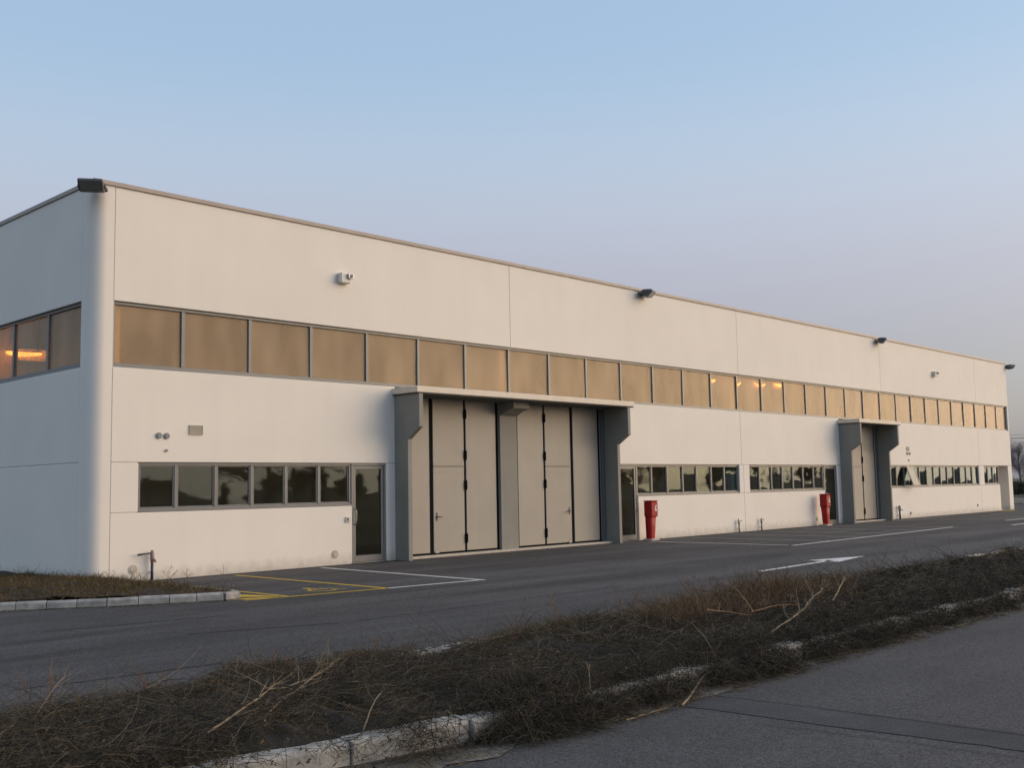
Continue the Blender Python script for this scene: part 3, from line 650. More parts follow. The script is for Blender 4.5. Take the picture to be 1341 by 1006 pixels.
# ------------------------------------------------------------------ kerbs
def kerb_run(name, label_, pts, w, h, m, L0=1.0, z=0.0, jit=0.008, seed=3):
    """bedding strip (structure) with single kerb stones as children"""
    rg = random.Random(seed)
    bed = MB()
    for (x0, y0), (x1, y1) in zip(pts, pts[1:]):
        q = stripe(x0, y0, x1, y1, w + 0.06); bed.prism(q, 'z', -0.03, z + 0.02)
    root = tag(bed.build(name, M['grit']), kind='structure')
    for (x0, y0), (x1, y1) in zip(pts, pts[1:]):
        l = math.hypot(x1 - x0, y1 - y0); n = max(1, round(l / L0)); a = math.atan2(y1 - y0, x1 - x0)
        me = bpy.data.meshes.get('%s_stone_%.3f' % (name, l / n))
        if not me:
            b = MB(); hl = l / n / 2 - 0.005
            b.prism([(-w / 2, 0.0), (w / 2, 0.0), (w / 2, h), (-w / 2 + 0.025, h), (-w / 2, h - 0.03)], 'x', -hl, hl, bev=0.007)
            me = bpy.data.meshes.new('%s_stone_%.3f' % (name, l / n)); b.bm.to_mesh(me); b.bm.free(); me.materials.append(m)
        for i in range(n):
            t_ = (i + 0.5) / n
            o = bpy.data.objects.new('kerb_stone', me); COL.objects.link(o); o.parent = root
            o.location = (x0 + (x1 - x0) * t_ + rg.uniform(-jit, jit) * 0.3, y0 + (y1 - y0) * t_ + rg.uniform(-jit, jit), z + rg.uniform(-jit, jit) * 0.8)
            o.rotation_euler = (rg.uniform(-0.02, 0.02), rg.uniform(-0.008, 0.008), a + rg.uniform(-0.008, 0.008))
    return root
# raised island beside the corner: front, rounded nose
isl = [(-12.5, 3.3), (-9.5, 1.0), (-6.6, -1.0), (-4.6, -2.35), (-2.92, -3.30), (-1.85, -4.0), (-1.05, -4.42), (-0.32, -4.78), (-0.04, -4.72), (0.02, -4.42), (0.02, -3.3), (0.02, -1.9), (0.02, -0.35)]
kerb_run('island_kerb', '', isl, 0.13, 0.13, M['kerb'], 0.5)
VX0, VX1 = -18.0, 62.0
kerb_run('verge_kerb', '', [(VX0, -14.02), (-6.2, -14.20), (-5.3, -14.38), (-4.4, -14.50), (-3.0, -14.55), (VX1, -14.55)], 0.16, 0.16, M['kerbdirty'], 1.0, z=-0.004, jit=0.02, seed=5)
kerb_run('verge_kerb', '', [(VX0, -11.85), (-2.6, -11.80), (12.0, -11.68), (VX1, -11.60)], 0.13, 0.12, M['kerb'], 1.0, seed=6)
kerb_run('yard_kerb', '', [(63.0, -11), (63.0, 3.74), (63.0, 40)], 0.14, 0.14, M['kerb'], 1.2, seed=8)
# dusty strip between kerb and road
def ragged(name, m, x0, x1, ya, yb, n, z, amp, seed):
    rg = np.random.default_rng(seed); xs = np.linspace(x0, x1, n)
    w = np.convolve(rg.normal(0, 1, n + 8), np.ones(5) / 5, 'valid')[:n] * amp
    V = [(x, ya, z) for x in xs] + [(x, yb + w[i], z) for i, x in enumerate(xs)]
    F = [(i, i + 1, n + i + 1, n + i) for i in range(n - 1)][::1]
    o = raw_mesh(name, V, [f[::-1] for f in F], m); return tag(o, kind='structure')
ragged('dusty_edge', M['grit'], VX0, 45, -13.9, -14.90, 900, 0.003, 0.10, 3)

# ------------------------------------------------------------------ planting: soil, dead grass, brush
def smooth_noise(rg, n1, n2, passes):
    a = rg.normal(0, 1, (n1, n2))
    for _ in range(passes): a = (a + np.roll(a, 1, 0) + np.roll(a, -1, 0) + np.roll(a, 1, 1) + np.roll(a, -1, 1)) / 5
    return a / a.std()
rg = np.random.default_rng(21)
NX, NY = 1400, 40
XG = np.concatenate([np.linspace(VX0, 12, 1000), np.linspace(12.08, VX1, 400)]); YG = np.linspace(-14.53, -11.9, NY)
nz = smooth_noise(rg, NX, NY, 60); nf = smooth_noise(rg, NX, NY, 6)
lump = np.interp(XG, [-8, -6, -4.5, -3.3, -2.3, -1, 0.5, 2, 3.2, 4.5, 6, 9, 14, 62], [.12, .16, .16, .12, .02, .10, .12, .18, .20, .16, .10, .12, .05, .05])
prof = np.interp(YG, [-14.48, -14.3, -13.6, -13.0, -12.4, -12.0, -11.9], [0.12, 0.15, 0.23, 0.23, 0.16, 0.09, 0.07])
HG = prof[None, :] + 0.6 * (lump - 0.12)[:, None] * np.interp(YG, [-14.48, -13.6, -12.6, -11.9], [0, 1, 1, 0])[None, :] + (nz * 0.035 + nf * 0.022) * np.interp(YG, [-14.53, -14.25, -12.2, -11.9], [0.1, 1, 1, 0.2])[None, :]
SHX = np.interp(XG, [VX0, -6.2, -5.3, -4.4, -3.0, VX1], [0.53, 0.35, 0.17, 0.05, 0, 0])
YS = YG[None, :] + SHX[:, None] * np.interp(YG, [-14.53, -13.2], [1, 0])[None, :]
V = np.stack([np.repeat(XG[:, None], NY, 1), YS, HG], -1).reshape(-1, 3)
I = (np.arange(NX - 1)[:, None] * NY + np.arange(NY - 1)[None, :]).ravel()
tag(raw_mesh('verge', V, np.stack([I, I + NY, I + NY + 1, I + 1], 1), M['soil']), kind='structure')
def hz_at(x, y):
    i = np.clip(np.searchsorted(XG, x) - 1, 0, NX - 2); j = np.clip(((y - YG[0]) / (YG[-1] - YG[0]) * (NY - 1)).astype(int), 0, NY - 1)
    h = HG[i, j]; return np.where((y < -14.60), 0.02, h)

SPOTS = ((-5.75, .25), (-5.2, .12), (-4.45, .14), (-3.38, .10), (-1.95, .10), (-1.35, .10), (-0.29, .08), (.45, .07), (.86, .07), (2.25, .12), (2.9, .08), (3.64, .12), (4.6, .08), (5.78, .16), (7.2, .12), (9.0, .2), (11.5, .2))
def spotw(x): return sum(np.exp(-((x - c) / (w * 1.4)) ** 2) for c, w in SPOTS).clip(0, 1)
BLOT = smooth_noise(rg, 800, 32, 5)
def ribbons(P0, D0, L, W, segs, curl, droop, name, m, parent=None, tubes=False, kinds='stuff'):
    """many thin stems at once. P0 roots (n,3), D0 unit directions, L lengths, W widths"""
    n = len(P0); rgl = np.random.default_rng(n)
    pts = [P0]; d = D0.copy(); step = (L / segs)[:, None]
    ax = rgl.normal(0, 1, (n, 3)); 
    for s in range(segs):
        d = d + np.cross(ax, d) * curl + rgl.normal(0, curl * 0.6, (n, 3)); d[:, 2] -= droop
        d /= np.linalg.norm(d, axis=1, keepdims=True); q = pts[-1] + d * step
        q[:, 2] = np.maximum(q[:, 2], 0.012); pts.append(q)
    P = np.stack(pts, 1)                                   # n, segs+1, 3
    t = np.gradient(P, axis=1); a = np.cross(t, rgl.normal(0, 1, (n, 1, 3))); a /= np.linalg.norm(a, axis=2, keepdims=True) + 1e-9
    w = W[:, None] * np.linspace(1, 0.25, segs + 1)[None, :]
    if not tubes:
        A = P + a * w[..., None] / 2; B = P - a * w[..., None] / 2
        V = np.stack([A, B], 2).reshape(-1, 3); k = 2
        base = (np.arange(n)[:, None] * (segs + 1) + np.arange(segs)[None, :]).ravel() * 2
        F = np.stack([base, base + 1, base + 3, base + 2], 1)
    else:
        b = np.cross(t, a); b /= np.linalg.norm(b, axis=2, keepdims=True) + 1e-9
        V = np.stack([P + (a * math.cos(q) + b * math.sin(q)) * w[..., None] / 2 for q in (0, 2.094, 4.189)], 2).reshape(-1, 3)
        base = (np.arange(n)[:, None] * (segs + 1) + np.arange(segs)[None, :]).ravel() * 3
        F = np.concatenate([np.stack([base + i, base + (i + 1) % 3, base + 3 + (i + 1) % 3, base + 3 + i], 1) for i in range(3)])
    o = raw_mesh(name, V, F, m, parent)
    return tag(o, kind=kinds) if kinds else o

def unit(az, el): return np.stack([np.cos(az) * np.cos(el), np.sin(az) * np.cos(el), np.sin(el)], 1)
def xsample(n, x0, x1, near=-4.0, fall=7.0):
    """more stems where the camera stands near"""
    x = rg.uniform(x0, x1, n * 6); p = 1 / (1 + ((x - near) / fall) ** 2); x = x[rg.random(len(x)) < p][:n]; return x
# matted fine grass over the whole verge
def field_of(n, ylo, yhi, lmin, lmax, wmin, wmax, ello, elhi, segs, curl, droop, name, m, tubes=False, x0=VX0 + 6, x1=VX1, near=-3, fall=8, lift=0.0, azm=None, ybeta=None, keep=None):
    x = xsample(n, x0, x1, near, fall)
    if keep: x = x[rg.random(len(x)) < keep(x)]
    n = len(x)
    y = ylo + (yhi - ylo) * (rg.beta(*ybeta, n) if ybeta else rg.random(n))
    y = y + np.interp(x, [VX0, -6.2, -5.3, -4.4, -3.0, VX1], [0.53, 0.35, 0.17, 0.05, 0, 0]) * np.interp(y, [-14.6, -13.2], [1, 0])
    ok = ~((x > -3.0) & (x < -1.85) & (y > -12.95) & (rg.random(n) < 0.97))
    ok &= ~((y < -14.1) & (rg.random(n) < 0.92 * spotw(x)))
    ok &= rg.random(n) < np.clip(0.85 + BLOT[np.clip(((x + 20) * 8).astype(int), 0, 799), np.clip(((y + 15.2) * 8).astype(int), 0, 31)] * 0.40, 0.38, 1)
    x, y = x[ok], y[ok]; n = len(x)
    z = hz_at(x, y) - 0.01 + lift * rg.random(n)
    az = rg.uniform(0, 2 * np.pi, n) if azm is None else rg.normal(azm[0], azm[1], n) + np.pi * (rg.random(n) < 0.5)
    el = rg.uniform(ello, elhi, n)
    dist = np.hypot(x + 9.5, y + 19.8); ws = np.clip(dist / 9, 1, 3)
    L = rg.uniform(lmin, lmax, n); W = rg.uniform(wmin, wmax, n) * ws
    return ribbons(np.stack([x, y, z], 1), unit(az, el), L, W, segs, curl, droop, name, m, tubes=tubes)
def patchy(lo, seed):
    """share of stems kept along the verge: thick and thin stretches"""
    r_ = np.random.default_rng(seed); k = np.interp(np.arange(-20, 63, 0.1), np.arange(-20, 63, 0.55), r_.random(len(np.arange(-20, 63, 0.55))))
    return lambda x: np.clip(lo + (k[np.clip(((x + 20) * 10).astype(int), 0, len(k) - 1)] - 0.35) * 1.6, 0.05, 1)
field_of(110000, -14.5, -11.88, 0.05, 0.16, 0.0018, 0.0045, -0.1, 1.0, 3, 0.22, 0.12, 'dead_grass', M['grass'])
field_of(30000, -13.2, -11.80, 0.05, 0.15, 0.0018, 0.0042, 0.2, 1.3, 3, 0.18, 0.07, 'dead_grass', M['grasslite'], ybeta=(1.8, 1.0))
gap = lambda x: np.where((x > -2.85) & (x < -2.0), 0.03, 1.0) * np.interp(x, [-8, -5.9, -5.0, -4.6, 7.5, 8.5, 60], [0.35, 0.3, 0.4, 1.0, 1.0, 0.35, 0.35])
field_of(52000, -12.45, -11.76, 0.05, 0.16, 0.002, 0.0045, 0.0, 1.0, 4, 0.25, 0.14, 'dead_grass', M['grass'], lift=0.09, keep=gap)
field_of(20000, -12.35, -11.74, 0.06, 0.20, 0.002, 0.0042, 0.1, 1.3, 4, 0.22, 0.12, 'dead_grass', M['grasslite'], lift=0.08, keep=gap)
# tangled dark twigs, lying mostly along the verge
field_of(46000, -14.6, -12.1, 0.12, 0.42, 0.002, 0.005, -0.15, 0.30, 4, 0.13, 0.07, 'dead_brush', M['twig'], lift=0.09, azm=(0.15, 0.75), ybeta=(1.6, 1.6))
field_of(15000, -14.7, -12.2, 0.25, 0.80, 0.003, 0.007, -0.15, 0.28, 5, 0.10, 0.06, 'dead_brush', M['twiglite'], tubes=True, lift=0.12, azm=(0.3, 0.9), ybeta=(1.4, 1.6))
field_of(3000, -14.6, -12.4, 0.18, 0.42, 0.003, 0.006, 0.2, 1.0, 5, 0.16, 0.09, 'dead_brush', M['twig'], tubes=True, lift=0.06)
# what hangs over the near kerb: patchy, thin on the left, thick on the right
field_of(52000, -14.92, -14.25, 0.08, 0.34, 0.002, 0.005, -0.2, 0.8, 4, 0.25, 0.20, 'dead_brush', M['twig'], lift=0.17, keep=lambda x: patchy(0.8, 3)(x) * np.interp(x, [-5.8, -5.3, -4.6, -3.6, 50], [0.2, 0.75, 0.55, 1.0, 1.0]))
field_of(22000, -14.80, -14.40, 0.10, 0.30, 0.003, 0.006, 0.2, 1.3, 4, 0.30, 0.22, 'dead_brush', M['twig'], lift=0.10, keep=lambda x: patchy(0.75, 9)(x) * np.interp(x, [-5.8, -5.3, -4.6, -3.6, 50], [0.2, 0.75, 0.6, 1.0, 1.0]))
nl = 9000
lx = xsample(nl, VX0 + 6, 20, -3, 6); nl = len(lx); ly = rg.uniform(-14.75, -11.9, nl); lz = hz_at(lx, ly) + 0.10 * rg.random(nl)
ribbons(np.stack([lx, ly, lz], 1), unit(rg.uniform(0, 6.28, nl), rg.uniform(-0.6, 0.6, nl)), rg.uniform(0.012, 0.035, nl), rg.uniform(0.010, 0.022, nl), 2, 0.3, 0.1, 'dead_leaves', M['deadleaf'])
# litter on the dusty strip
field_of(7000, -15.05, -14.62, 0.02, 0.10, 0.003, 0.006, -0.1, 0.2, 2, 0.2, 0.1, 'plant_litter', M['grasslite'])

# bushy heaps hanging over the kerb (piles of cut brush), each a thing
def heap(cx, cy_, r, h, n, label, seed):
    rgl = np.random.default_rng(seed)
    a = rgl.uniform(0, 2 * np.pi, n); q = np.sqrt(rgl.random(n)) * r
    x = cx + q * np.cos(a) * 1.5; y = cy_ + q * np.sin(a) * 0.8
    z = np.maximum(0.02, h * (1 - (q / r) ** 1.6) * rgl.random(n) ** 0.42)
    az = a + rgl.normal(0, 0.9, n); el = rgl.uniform(-0.5, 0.9, n)
    o = ribbons(np.stack([x, y, z], 1), unit(az, el), rgl.uniform(0.12, 0.42, n), rgl.uniform(0.0025, 0.006, n), 5, 0.24, 0.14, 'brush_heap', M['twig'], kinds=None)
    return tag(o, label, 'brush heap', 'heaps of dead brush along the verge')
heap(-3.70, -14.50, 0.50, 0.33, 5200, 'dark heap of dead brush spilling over the kerb onto the road, bottom centre', 1)
heap(-1.05, -14.45, 0.50, 0.34, 4200, 'dead brush heap hiding the kerb below the pale forked branches', 2)
heap(1.0, -14.3, 0.6, 0.30, 3000, 'dead brush heap on the kerb right of the pale forked branches', 3)
heap(-6.6, -13.6, 0.6, 0.32, 3200, 'dead brush heap at the left end of the verge in view', 4)
heap(4.6, -14.1, 0.9, 0.30, 2400, 'dead brush heap on the verge towards the right edge', 5)
heap(3.6, -12.9, 0.7, 0.33, 2600, 'dead brush heap on the crest of the verge in front of the painted arrow', 6)

field_of(9000, -13.65, -12.85, 0.12, 0.42, 0.002, 0.005, 0.35, 1.45, 5, 0.17, 0.03, 'dead_brush', M['wisp'], x0=-0.5, x1=3.4, near=1.2, fall=9, lift=0.10)
field_of(1500, -13.2, -12.4, 0.12, 0.34, 0.0025, 0.004, 0.7, 1.5, 5, 0.16, 0.02, 'dead_brush', M['grasslite'], lift=0.02)
# single pale branches that stand out
def branch(root, tip, rad, label, m='palebranch', forks=4, seed=1, sag=0.05, fl=0.45, fdir=None):
    rgl = random.Random(seed); root, tip = Vector(root), Vector(tip); L_ = (tip - root).length
    b = MB(); n = 9; pts = []; off = Vector((0, 0, 0))
    for i in range(n):
        t_ = i / (n - 1); off += Vector([rgl.gauss(0, 0.012) for _ in range(3)]) * L_
        pts.append(root.lerp(tip, t_) + off * t_ ** 0.5 + Vector((0, 0, sag * math.sin(math.pi * t_))))
    rr = [rad * (1 - 0.75 * i / (n - 1)) for i in range(n)]
    b.tube(pts, rr, 5)
    def fork(p, d, l, r, depth):
        q = [p]; dd = d.copy()
        for i in range(5):
            dd = (dd + Vector([rgl.gauss(0, 0.16) for _ in range(3)]) + Vector((0, 0, 0.03))).normalized(); q.append(q[-1] + dd * l / 5)
        b.tube(q, [r * (1 - 0.8 * i / 5) for i in range(6)], 4)
        if depth:
            for _ in range(3): 
                k = rgl.randint(1, 4); fork(q[k], (dd + Vector([rgl.gauss(0, 0.5) for _ in range(3)])).normalized(), l * 0.5, r * 0.55, depth - 1)
    for k in range(forks):
        i = rgl.randint(2, n - 2); d = (tip - root).normalized()
        side = Vector([rgl.gauss(0, 0.5) for _ in range(3)]) + Vector(fdir or (0, 0, 0.5))
        fork(pts[i], (d + side).normalized(), fl * L_ * rgl.uniform(0.5, 1), rr[i] * 0.6, 1)
    return tag(b.build('branch', M[m]), label, 'branch', 'dry branches lying in the verge')
branch((-0.17, -14.4, 0.25), (1.88, -14.0, 0.60), 0.011, 'long straight pale branch rising to the right out of the brush', seed=2, forks=9, fl=0.25, sag=0.0)
branch((-0.68, -14.0, 0.49), (0.13, -14.0, 0.40), 0.008, 'left arm of the level reddish branch in the tallest brush', 'redbranch', seed=3, forks=12, fl=0.30, fdir=(-0.3, 0, 1.4), sag=-0.01)
branch((0.13, -14.0, 0.39), (1.10, -14.0, 0.37), 0.009, 'level reddish branch with upright side twigs behind the pale branch', 'redbranch', seed=23, forks=16, fl=0.28, fdir=(-0.4, 0, 1.6), sag=0.02)
branch((0.16, -14.0, 0.40), (-0.43, -14.0, 0.77), 0.009, 'pale grey branch leaning up to the left in the tallest brush', seed=4, forks=7, fl=0.35)
branch((1.9, -14.0, 0.34), (3.1, -13.7, 0.52), 0.010, 'tan arched branch on the verge right of the forked branches', seed=11, forks=8, fl=0.25)
branch((-2.58, -15.0, 0.01), (-0.75, -14.3, 0.30), 0.012, 'thick pale branch leaning out of the brush onto the road edge', seed=5, forks=4, fl=0.2, sag=-0.03)
branch((-3.25, -14.98, 0.012), (-2.72, -14.95, 0.014), 0.008, 'thin bare stick lying flat on the road beside the kerb', seed=6, forks=1, sag=0.0)
branch((-6.1, -14.1, 0.30), (-4.6, -13.2, 0.34), 0.009, 'long pale branch crossing the dark brush, bottom left', seed=7, forks=7, fl=0.3)
branch((-5.49, -13.8, 0.27), (-4.19, -13.0, 0.30), 0.007, 'pale thin branch running above the white kerb, bottom left', seed=8, forks=6, fl=0.3)
branch((-5.2, -14.4, 0.16), (-4.85, -14.2, 0.36), 0.007, 'short forked stick standing above the near kerb', seed=9, forks=3)
branch((-3.84, -13.0, 0.30), (-3.5, -13.5, 0.24), 0.007, 'grey stick lying across the middle of the brush', seed=10, forks=3)
branch((-3.3, -14.7, 0.10), (-3.05, -14.5, 0.33), 0.007, 'thin upright stick in front of the low middle part of the verge', seed=12, forks=2)
branch((-6.7, -13.0, 0.24), (-6.2, -12.6, 0.50), 0.006, 'thin leaning stem at the left end of the verge', seed=13, forks=4)
branch((-1.48, -14.7, 0.05), (-1.25, -14.2, 0.42), 0.009, 'slender pale stem standing out of the heap below the forked branches', seed=14, forks=3, fl=0.3)

# dry weeds standing up against the asphalt: one thing each
def weed(x, y, z, h, label, seed, n=5, m='redbranch', spread=0.35):
    rgl = random.Random(seed); b = MB()
    for s in range(n):
        p = Vector((x + rgl.uniform(-.04, .04), y + rgl.uniform(-.04, .04), z)); d = Vector((rgl.gauss(0, spread), rgl.gauss(0, spread), 1)).normalized()
        l = h * rgl.uniform(0.6, 1.1); q = [p]
        for i in range(6):
            d = (d + Vector((rgl.gauss(0, 0.10), rgl.gauss(0, 0.10), -0.03))).normalized(); q.append(q[-1] + d * l / 6)
        b.tube(q, [0.0035 * (1 - 0.6 * i / 6) for i in range(7)], 3)
        for k in range(5):
            i = rgl.randint(2, 5); dd = (d + Vector([rgl.gauss(0, 0.6) for _ in range(3)])).normalized()
            b.tube([q[i], q[i] + dd * l * 0.14, q[i] + dd * l * 0.24 + Vector((0, 0, 0.01))], [0.002, 0.0016, 0.001], 3)
    return tag(b.build('dry_weed', M[m]), label, 'dry weed', 'dry weeds standing in the verge')
wl_ = ['leftmost, by the left edge of the frame', 'in front of the open yard, far left', 'left of the bare kerb gap', 'close left of the bare kerb gap', 'right of the bare kerb gap', 'below the large porch', 'between the large porch and the arrow', 'left of the tallest brush', 'in the tallest brush', 'behind the reddish branch', 'in front of the arrow tail', 'beyond the arrow head', 'on the far right of the verge']
for i, (x, y) in enumerate([(-6.3, -12.3), (-5.6, -12.6), (-4.6, -12.5), (-3.8, -12.7), (-1.9, -12.6), (-1.0, -12.4), (-0.6, -12.9), (0.1, -12.7), (0.6, -12.9), (1.2, -12.6), (1.9, -12.4), (3.4, -12.5), (6.2, -12.4)]):
    z = float(hz_at(np.array([x]), np.array([y]))[0])
    weed(x, y, z, 0.34 + 0.14 * random.random(), 'thin dry weed standing in the verge, ' + wl_[i], 30 + i, n=4 + i % 3)

# island soil and grass
ip = isl[:-3]
poly = isl + [(-0.1, -0.03), (-0.33, -0.03), (-0.33, 0.5), (-0.33, 12.0), (-12.5, 12.0)]
def inside(x, y, P):
    c = np.zeros(len(x), bool)
    for i in range(len(P)):
        (x0, y0), (x1, y1) = P[i], P[i - 1]
        k = ((y0 > y) != (y1 > y)) & (x < (x1 - x0) * (y - y0) / (y1 - y0 + 1e-12) + x0); c ^= k
    return c
gx, gy = np.meshgrid(np.linspace(-12.5, 0.05, 160), np.linspace(-4.8, 12, 210), indexing='ij')
ins = inside(gx.ravel(), gy.ravel(), poly).reshape(gx.shape)
nz2 = smooth_noise(rg, 160, 210, 14)
hh = 0.11 + 0.04 * nz2 * 0.5 + 0.10 * np.clip((1.5 - np.hypot((gx + 2.0) / 2.2, (gy + 1.8) / 1.8)), 0, 1)
hh = np.where(gx > -0.45, np.minimum(hh, 0.13), hh)
V = np.stack([gx, gy, hh], -1).reshape(-1, 3); n2 = 210
I = (np.arange(159)[:, None] * n2 + np.arange(209)[None, :]).ravel(); ok = (ins.ravel()[I] & ins.ravel()[I + 1] & ins.ravel()[I + n2] & ins.ravel()[I + n2 + 1]); I = I[ok]
tag(raw_mesh('island_soil', V, np.stack([I, I + n2, I + n2 + 1, I + 1], 1), M['soil']), kind='structure')
def island_field(n, lmin, lmax, wmin, wmax, ello, elhi, curl, droop, m, name, segs=3):
    x = rg.uniform(-8.0, 0.05, n * 2); y = rg.uniform(-4.8, 6, n * 2); k = inside(x, y, poly) & (y < 2.5 - 0.0 * x); x, y = x[k][:n], y[k][:n]
    i = np.clip(((x + 12.5) / 12.55 * 159).astype(int), 0, 159); j = np.clip(((y + 4.8) / 16.8 * 209).astype(int), 0, 209)
    z = hh[i, j] - 0.01; n = len(x)
    return ribbons(np.stack([x, y, z], 1), unit(rg.uniform(0, 6.283, n), rg.uniform(ello, elhi, n)), rg.uniform(lmin, lmax, n), rg.uniform(wmin, wmax, n), segs, curl, droop, name, m)
island_field(38000, 0.05, 0.17, 0.005, 0.010, 0.1, 1.3, 0.35, 0.12, M['grass'], 'dead_grass')
island_field(16000, 0.05, 0.15, 0.005, 0.009, 0.1, 1.3, 0.35, 0.14, M['grasslite'], 'dead_grass')
island_field(5000, 0.15, 0.40, 0.004, 0.007, 0.0, 0.9, 0.40, 0.14, M['twig'], 'dead_brush', 5)
for i, (x, w_) in enumerate([(-0.1, 'at the foot of the rounded corner'), (0.45, 'left of the blue standpipe'), (1.25, 'just right of the blue standpipe'), (1.65, 'below the second low window'), (2.5, 'below the third low window')]):
    weed(x, -0.16, 0.02, 0.30 if i != 3 else 0.2, 'small dry weed against the white wall ' + w_, 60 + i, n=5 if i < 4 else 2, spread=0.8, m='redbranch')

# ------------------------------------------------------------------ far trees, hedge, power line
def tree_mesh(seed, h, dense, evergreen=False):
    rgl = np.random.default_rng(seed); tr = MB(); rr_ = random.Random(seed)
    limbs = []
    tr.tube([(0, 0, -0.1), (0.05 * h * rr_.uniform(-.3, .3), 0, h * 0.25), (0.0, 0.03 * h * rr_.uniform(-1, 1), h * 0.55), (0, 0, h * 0.85)], [h * 0.028, h * 0.02, h * 0.012, h * 0.004], 7)
    for i in range(13):
        z = h * rr_.uniform(0.22, 0.75); a = rr_.uniform(0, 6.28); l = h * rr_.uniform(0.22, 0.42) * (1.1 - z / h * 0.6)
        p = Vector((0, 0, z)); d = Vector((math.cos(a), math.sin(a), rr_.uniform(0.5, 1.2))).normalized(); q = [p]
        for k in range(4): d = (d + Vector([rr_.gauss(0, 0.15) for _ in range(3)])).normalized(); q.append(q[-1] + d * l / 4)
        tr.tube(q, [h * 0.009, h * 0.007, h * 0.005, h * 0.003, h * 0.001], 5); limbs += q[1:]
    me1 = bpy.data.meshes.new('trunk'); tr.bm.to_mesh(me1); tr.bm.free(); me1.materials.append(M['bark'])
    base = np.array([tuple(limbs[i]) for i in rgl.integers(0, len(limbs), dense)]) + rgl.normal(0, h * 0.03, (dense, 3))
    az = np.arctan2(base[:, 1], base[:, 0]) + rgl.normal(0, 0.8, dense)
    o = ribbons(base, unit(az, rgl.uniform(-0.1, 1.3, dense)), rgl.uniform(0.05, 0.16, dense) * h, np.full(dense, h * (0.0022 if not evergreen else 0.012)), 3, 0.25, 0.0, 'crown', M['evergreen' if evergreen else 'crown'], kinds=None)
    me2 = o.data; bpy.data.objects.remove(o)
    return me1, me2
TM = [tree_mesh(1, 8.0, 2600), tree_mesh(2, 7.0, 2400), tree_mesh(3, 9.0, 3000, True), tree_mesh(4, 6.0, 2000)]
def tree(x, y, kind, s, rz, label, group):
    t = thing('bare_tree' if kind != 2 else 'dark_tree', (x, y, -0.05), label, 'tree', group)
    t.scale = (s, s, s * random.uniform(0.9, 1.1)); t.rotation_euler = (0, 0, rz)
    for nm, me in zip(('trunk', 'crown'), TM[kind]):
        o = bpy.data.objects.new(nm, me); COL.objects.link(o); o.parent = t
for i in range(30):      # beyond the right end of the building
    az = R(70.2 + i * 0.42 + random.uniform(-.2, .2)); d = random.uniform(125, 170)
    tree(CAM.x + d * math.sin(az), CAM.y + d * math.cos(az), (0, 1, 3)[i % 3], random.uniform(0.6, 0.95), random.uniform(0, 6), 'hazy bare tree in the distant row beyond the far end of the warehouse', 'distant bare trees beyond the warehouse')
for i in range(26):      # across the road behind the camera, mirrored in the windows
    x = 8 + i * 3.4 + random.uniform(-1.2, 1.2); y = -56 - random.uniform(0, 5)
    tree(x, y, 2, random.uniform(0.30, 0.55), random.uniform(0, 6), 'round evergreen bush across the road, mirrored in the low windows left of the large porch', 'evergreen bushes across the road mirrored in the windows')
for i in range(24):
    x = 92 + i * 5.0 + random.uniform(-2, 2); y = -70 - random.uniform(0, 14)
    tree(x, y, (2, 0, 2, 1)[i % 4], random.uniform(0.55, 0.85), random.uniform(0, 6), 'tree in the far row across the road, mirrored in the windows near the smaller porch', 'far trees across the road mirrored in the windows')
hb_ = np.random.default_rng(9); nh = 26000
hy = hb_.uniform(-8, 48, nh); hx = 97 - hy * 0.1 + hb_.uniform(-2, 2, nh); yy = hy
o = ribbons(np.stack([hx, yy, hb_.uniform(0, 1.1, nh)], 1), unit(hb_.uniform(0, 6.28, nh), hb_.uniform(0.2, 1.4, nh)), hb_.uniform(0.3, 0.9, nh), np.full(nh, 0.05), 3, 0.3, 0.0, 'hedge', M['evergreen'], kinds=None)
tag(o, 'dark scrubby hedge beyond the far end of the yard', 'hedge', kind='stuff')
pl = thing('power_line', (175, 38, 0), 'thin power line crossing the sky beyond the far end of the warehouse', 'power line')
for (x, y) in ((190, 10), (150, 95)):
    MB().tube([(x, y, -0.1), (x, y, 9.3)], [0.16, 0.10], 8).box(x - 0.9, x + 0.9, y - 0.06, y + 0.06, 8.55, 8.7).build('pole', M['bark'], pl)
for dx, z in ((-0.8, 8.75), (0.0, 9.3), (0.8, 8.75)):
    MB().tube([(190 + dx, 10, z), (180 + dx, 31, z - 0.5), (170 + dx, 52, z - 0.65), (160 + dx, 74, z - 0.5), (150 + dx, 95, z)], 0.025, 5).build('wire', M['dark'], pl)

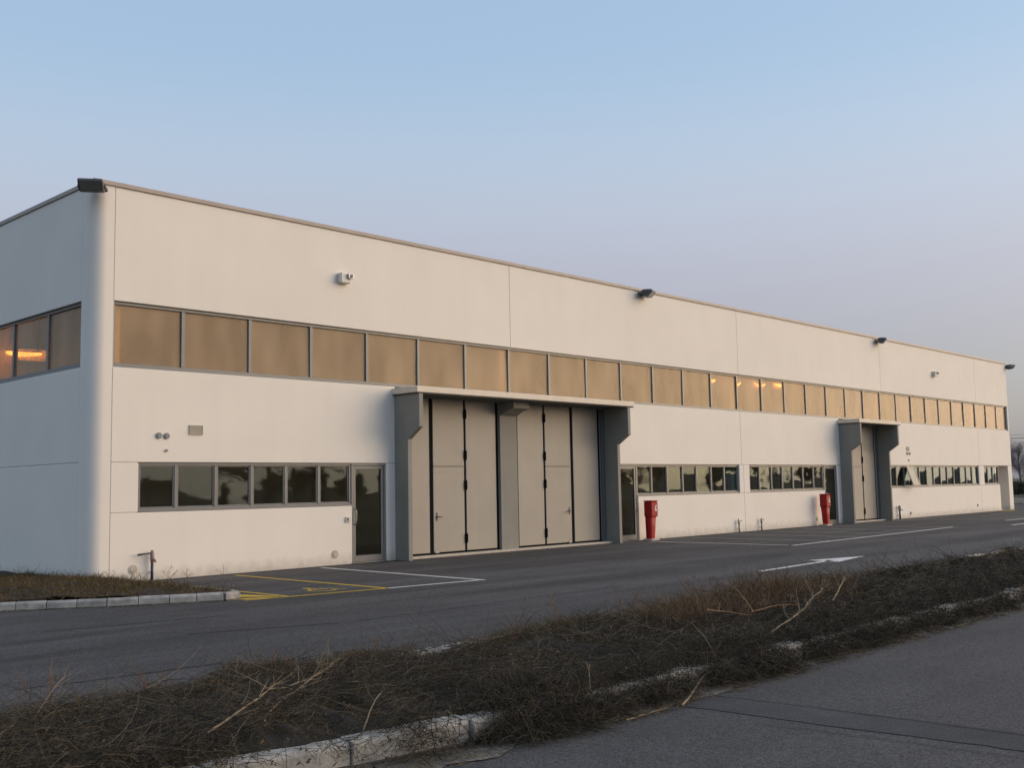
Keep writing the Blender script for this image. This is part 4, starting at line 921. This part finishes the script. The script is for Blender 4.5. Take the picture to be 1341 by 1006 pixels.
# ------------------------------------------------------------------ glowing tubes added indoors, standing in for orange glints on the panes
def glow_mat():
    m = bpy.data.materials.new('lamp_glow'); m.use_nodes = True
    N, L = m.node_tree.nodes, m.node_tree.links
    for n in list(N): N.remove(n)
    o = N.new('ShaderNodeOutputMaterial'); e = N.new('ShaderNodeEmission'); e.inputs[0].default_value = (1.0, 0.36, 0.07, 1); e.inputs[1].default_value = 7.0
    L.new(e.outputs[0], o.inputs[0]); return m
GL = glow_mat()
def add_glint(x, y, z, w, bend, label, rz=0.0, tilt=0.0, fat=1.0):
    t = thing('ceiling_lamp', (x, y, z), label, 'lamp', 'lit lamps behind the smoky band windows')
    t.rotation_euler = (0, tilt, rz)
    n = 11; pts = [(w * (i / (n - 1) - 0.5), 0, bend * (1 - (2 * i / (n - 1) - 1) ** 2) * -1) for i in range(n)]
    o = MB().tube(pts, [(0.020 + 0.022 * math.sin(math.pi * (i / (n - 1)) ** 1.6)) * fat for i in range(n)], 8).build('lamp_tube', GL); o.parent = t
    o = MB().tube([(p[0], 0, p[2] + 0.06) for p in pts], 0.02, 6).build('reflector', M['steel']); o.parent = t
    o = MB().box(-w * 0.6, w * 0.6, 0.10 if not rz else -0.14, 0.12 if not rz else -0.12, -0.16, 0.10).build('reflector_plate', M['column']); o.parent = t  # plate added behind the tube to spread its glow into a halo
    o = MB().tube([(-w * .4, 0, 0.04), (-w * .4, 0, 1.5)], 0.006, 5).tube([(w * .4, 0, 0.04), (w * .4, 0, 1.5)], 0.006, 5).build('cable', M['dark']); o.parent = t
add_glint(22.60, 0.75, 5.36, 0.35, 0.05, 'faint glowing lamp behind the band window left of the third wall joint', )
add_glint(24.00, 0.75, 5.36, 0.95, 0.13, 'brightest curved glowing lamp behind the band window right above the low window strip')
add_glint(25.85, 0.75, 5.40, 0.75, 0.07, 'second curved glowing lamp behind the band window')
add_glint(27.30, 0.75, 5.46, 0.65, 0.04, 'small glowing lamp behind the band window, farthest along')
add_glint(0.42, 5.1, 5.00, 2.0, 0.02, 'long glowing lamp seen through the band window of the shaded side wall', R(90), R(-7), 1.5)

for i, (x0, y0, x1, y1, w) in enumerate(((-0.74, -8.62, 5.0, -8.66, 0.045), (-3.7, -6.18, -1.3, -6.6, 0.04), (-2.7, -7.9, -0.95, -8.6, 0.04), (-5.6, -10.0, -3.6, -10.2, 0.035))):
    flat('asphalt_seam', M['patch'], wavy(x0, y0, x1, y1, w, n=40, amp=0.008, seed=70 + i), 0.004 + 0.0005 * i)
for i, (x, y) in enumerate(((30, -64), (37, -66), (47, -65), (56, -67))):
    tree(x, y, 2, (1.5, 1.25, 1.35, 1.2)[i], i * 1.7, ('tallest', 'smaller', 'broad', 'slim')[i] + ' dark tree across the road, mirrored in the left high windows', 'tall trees across the road mirrored in the band window')
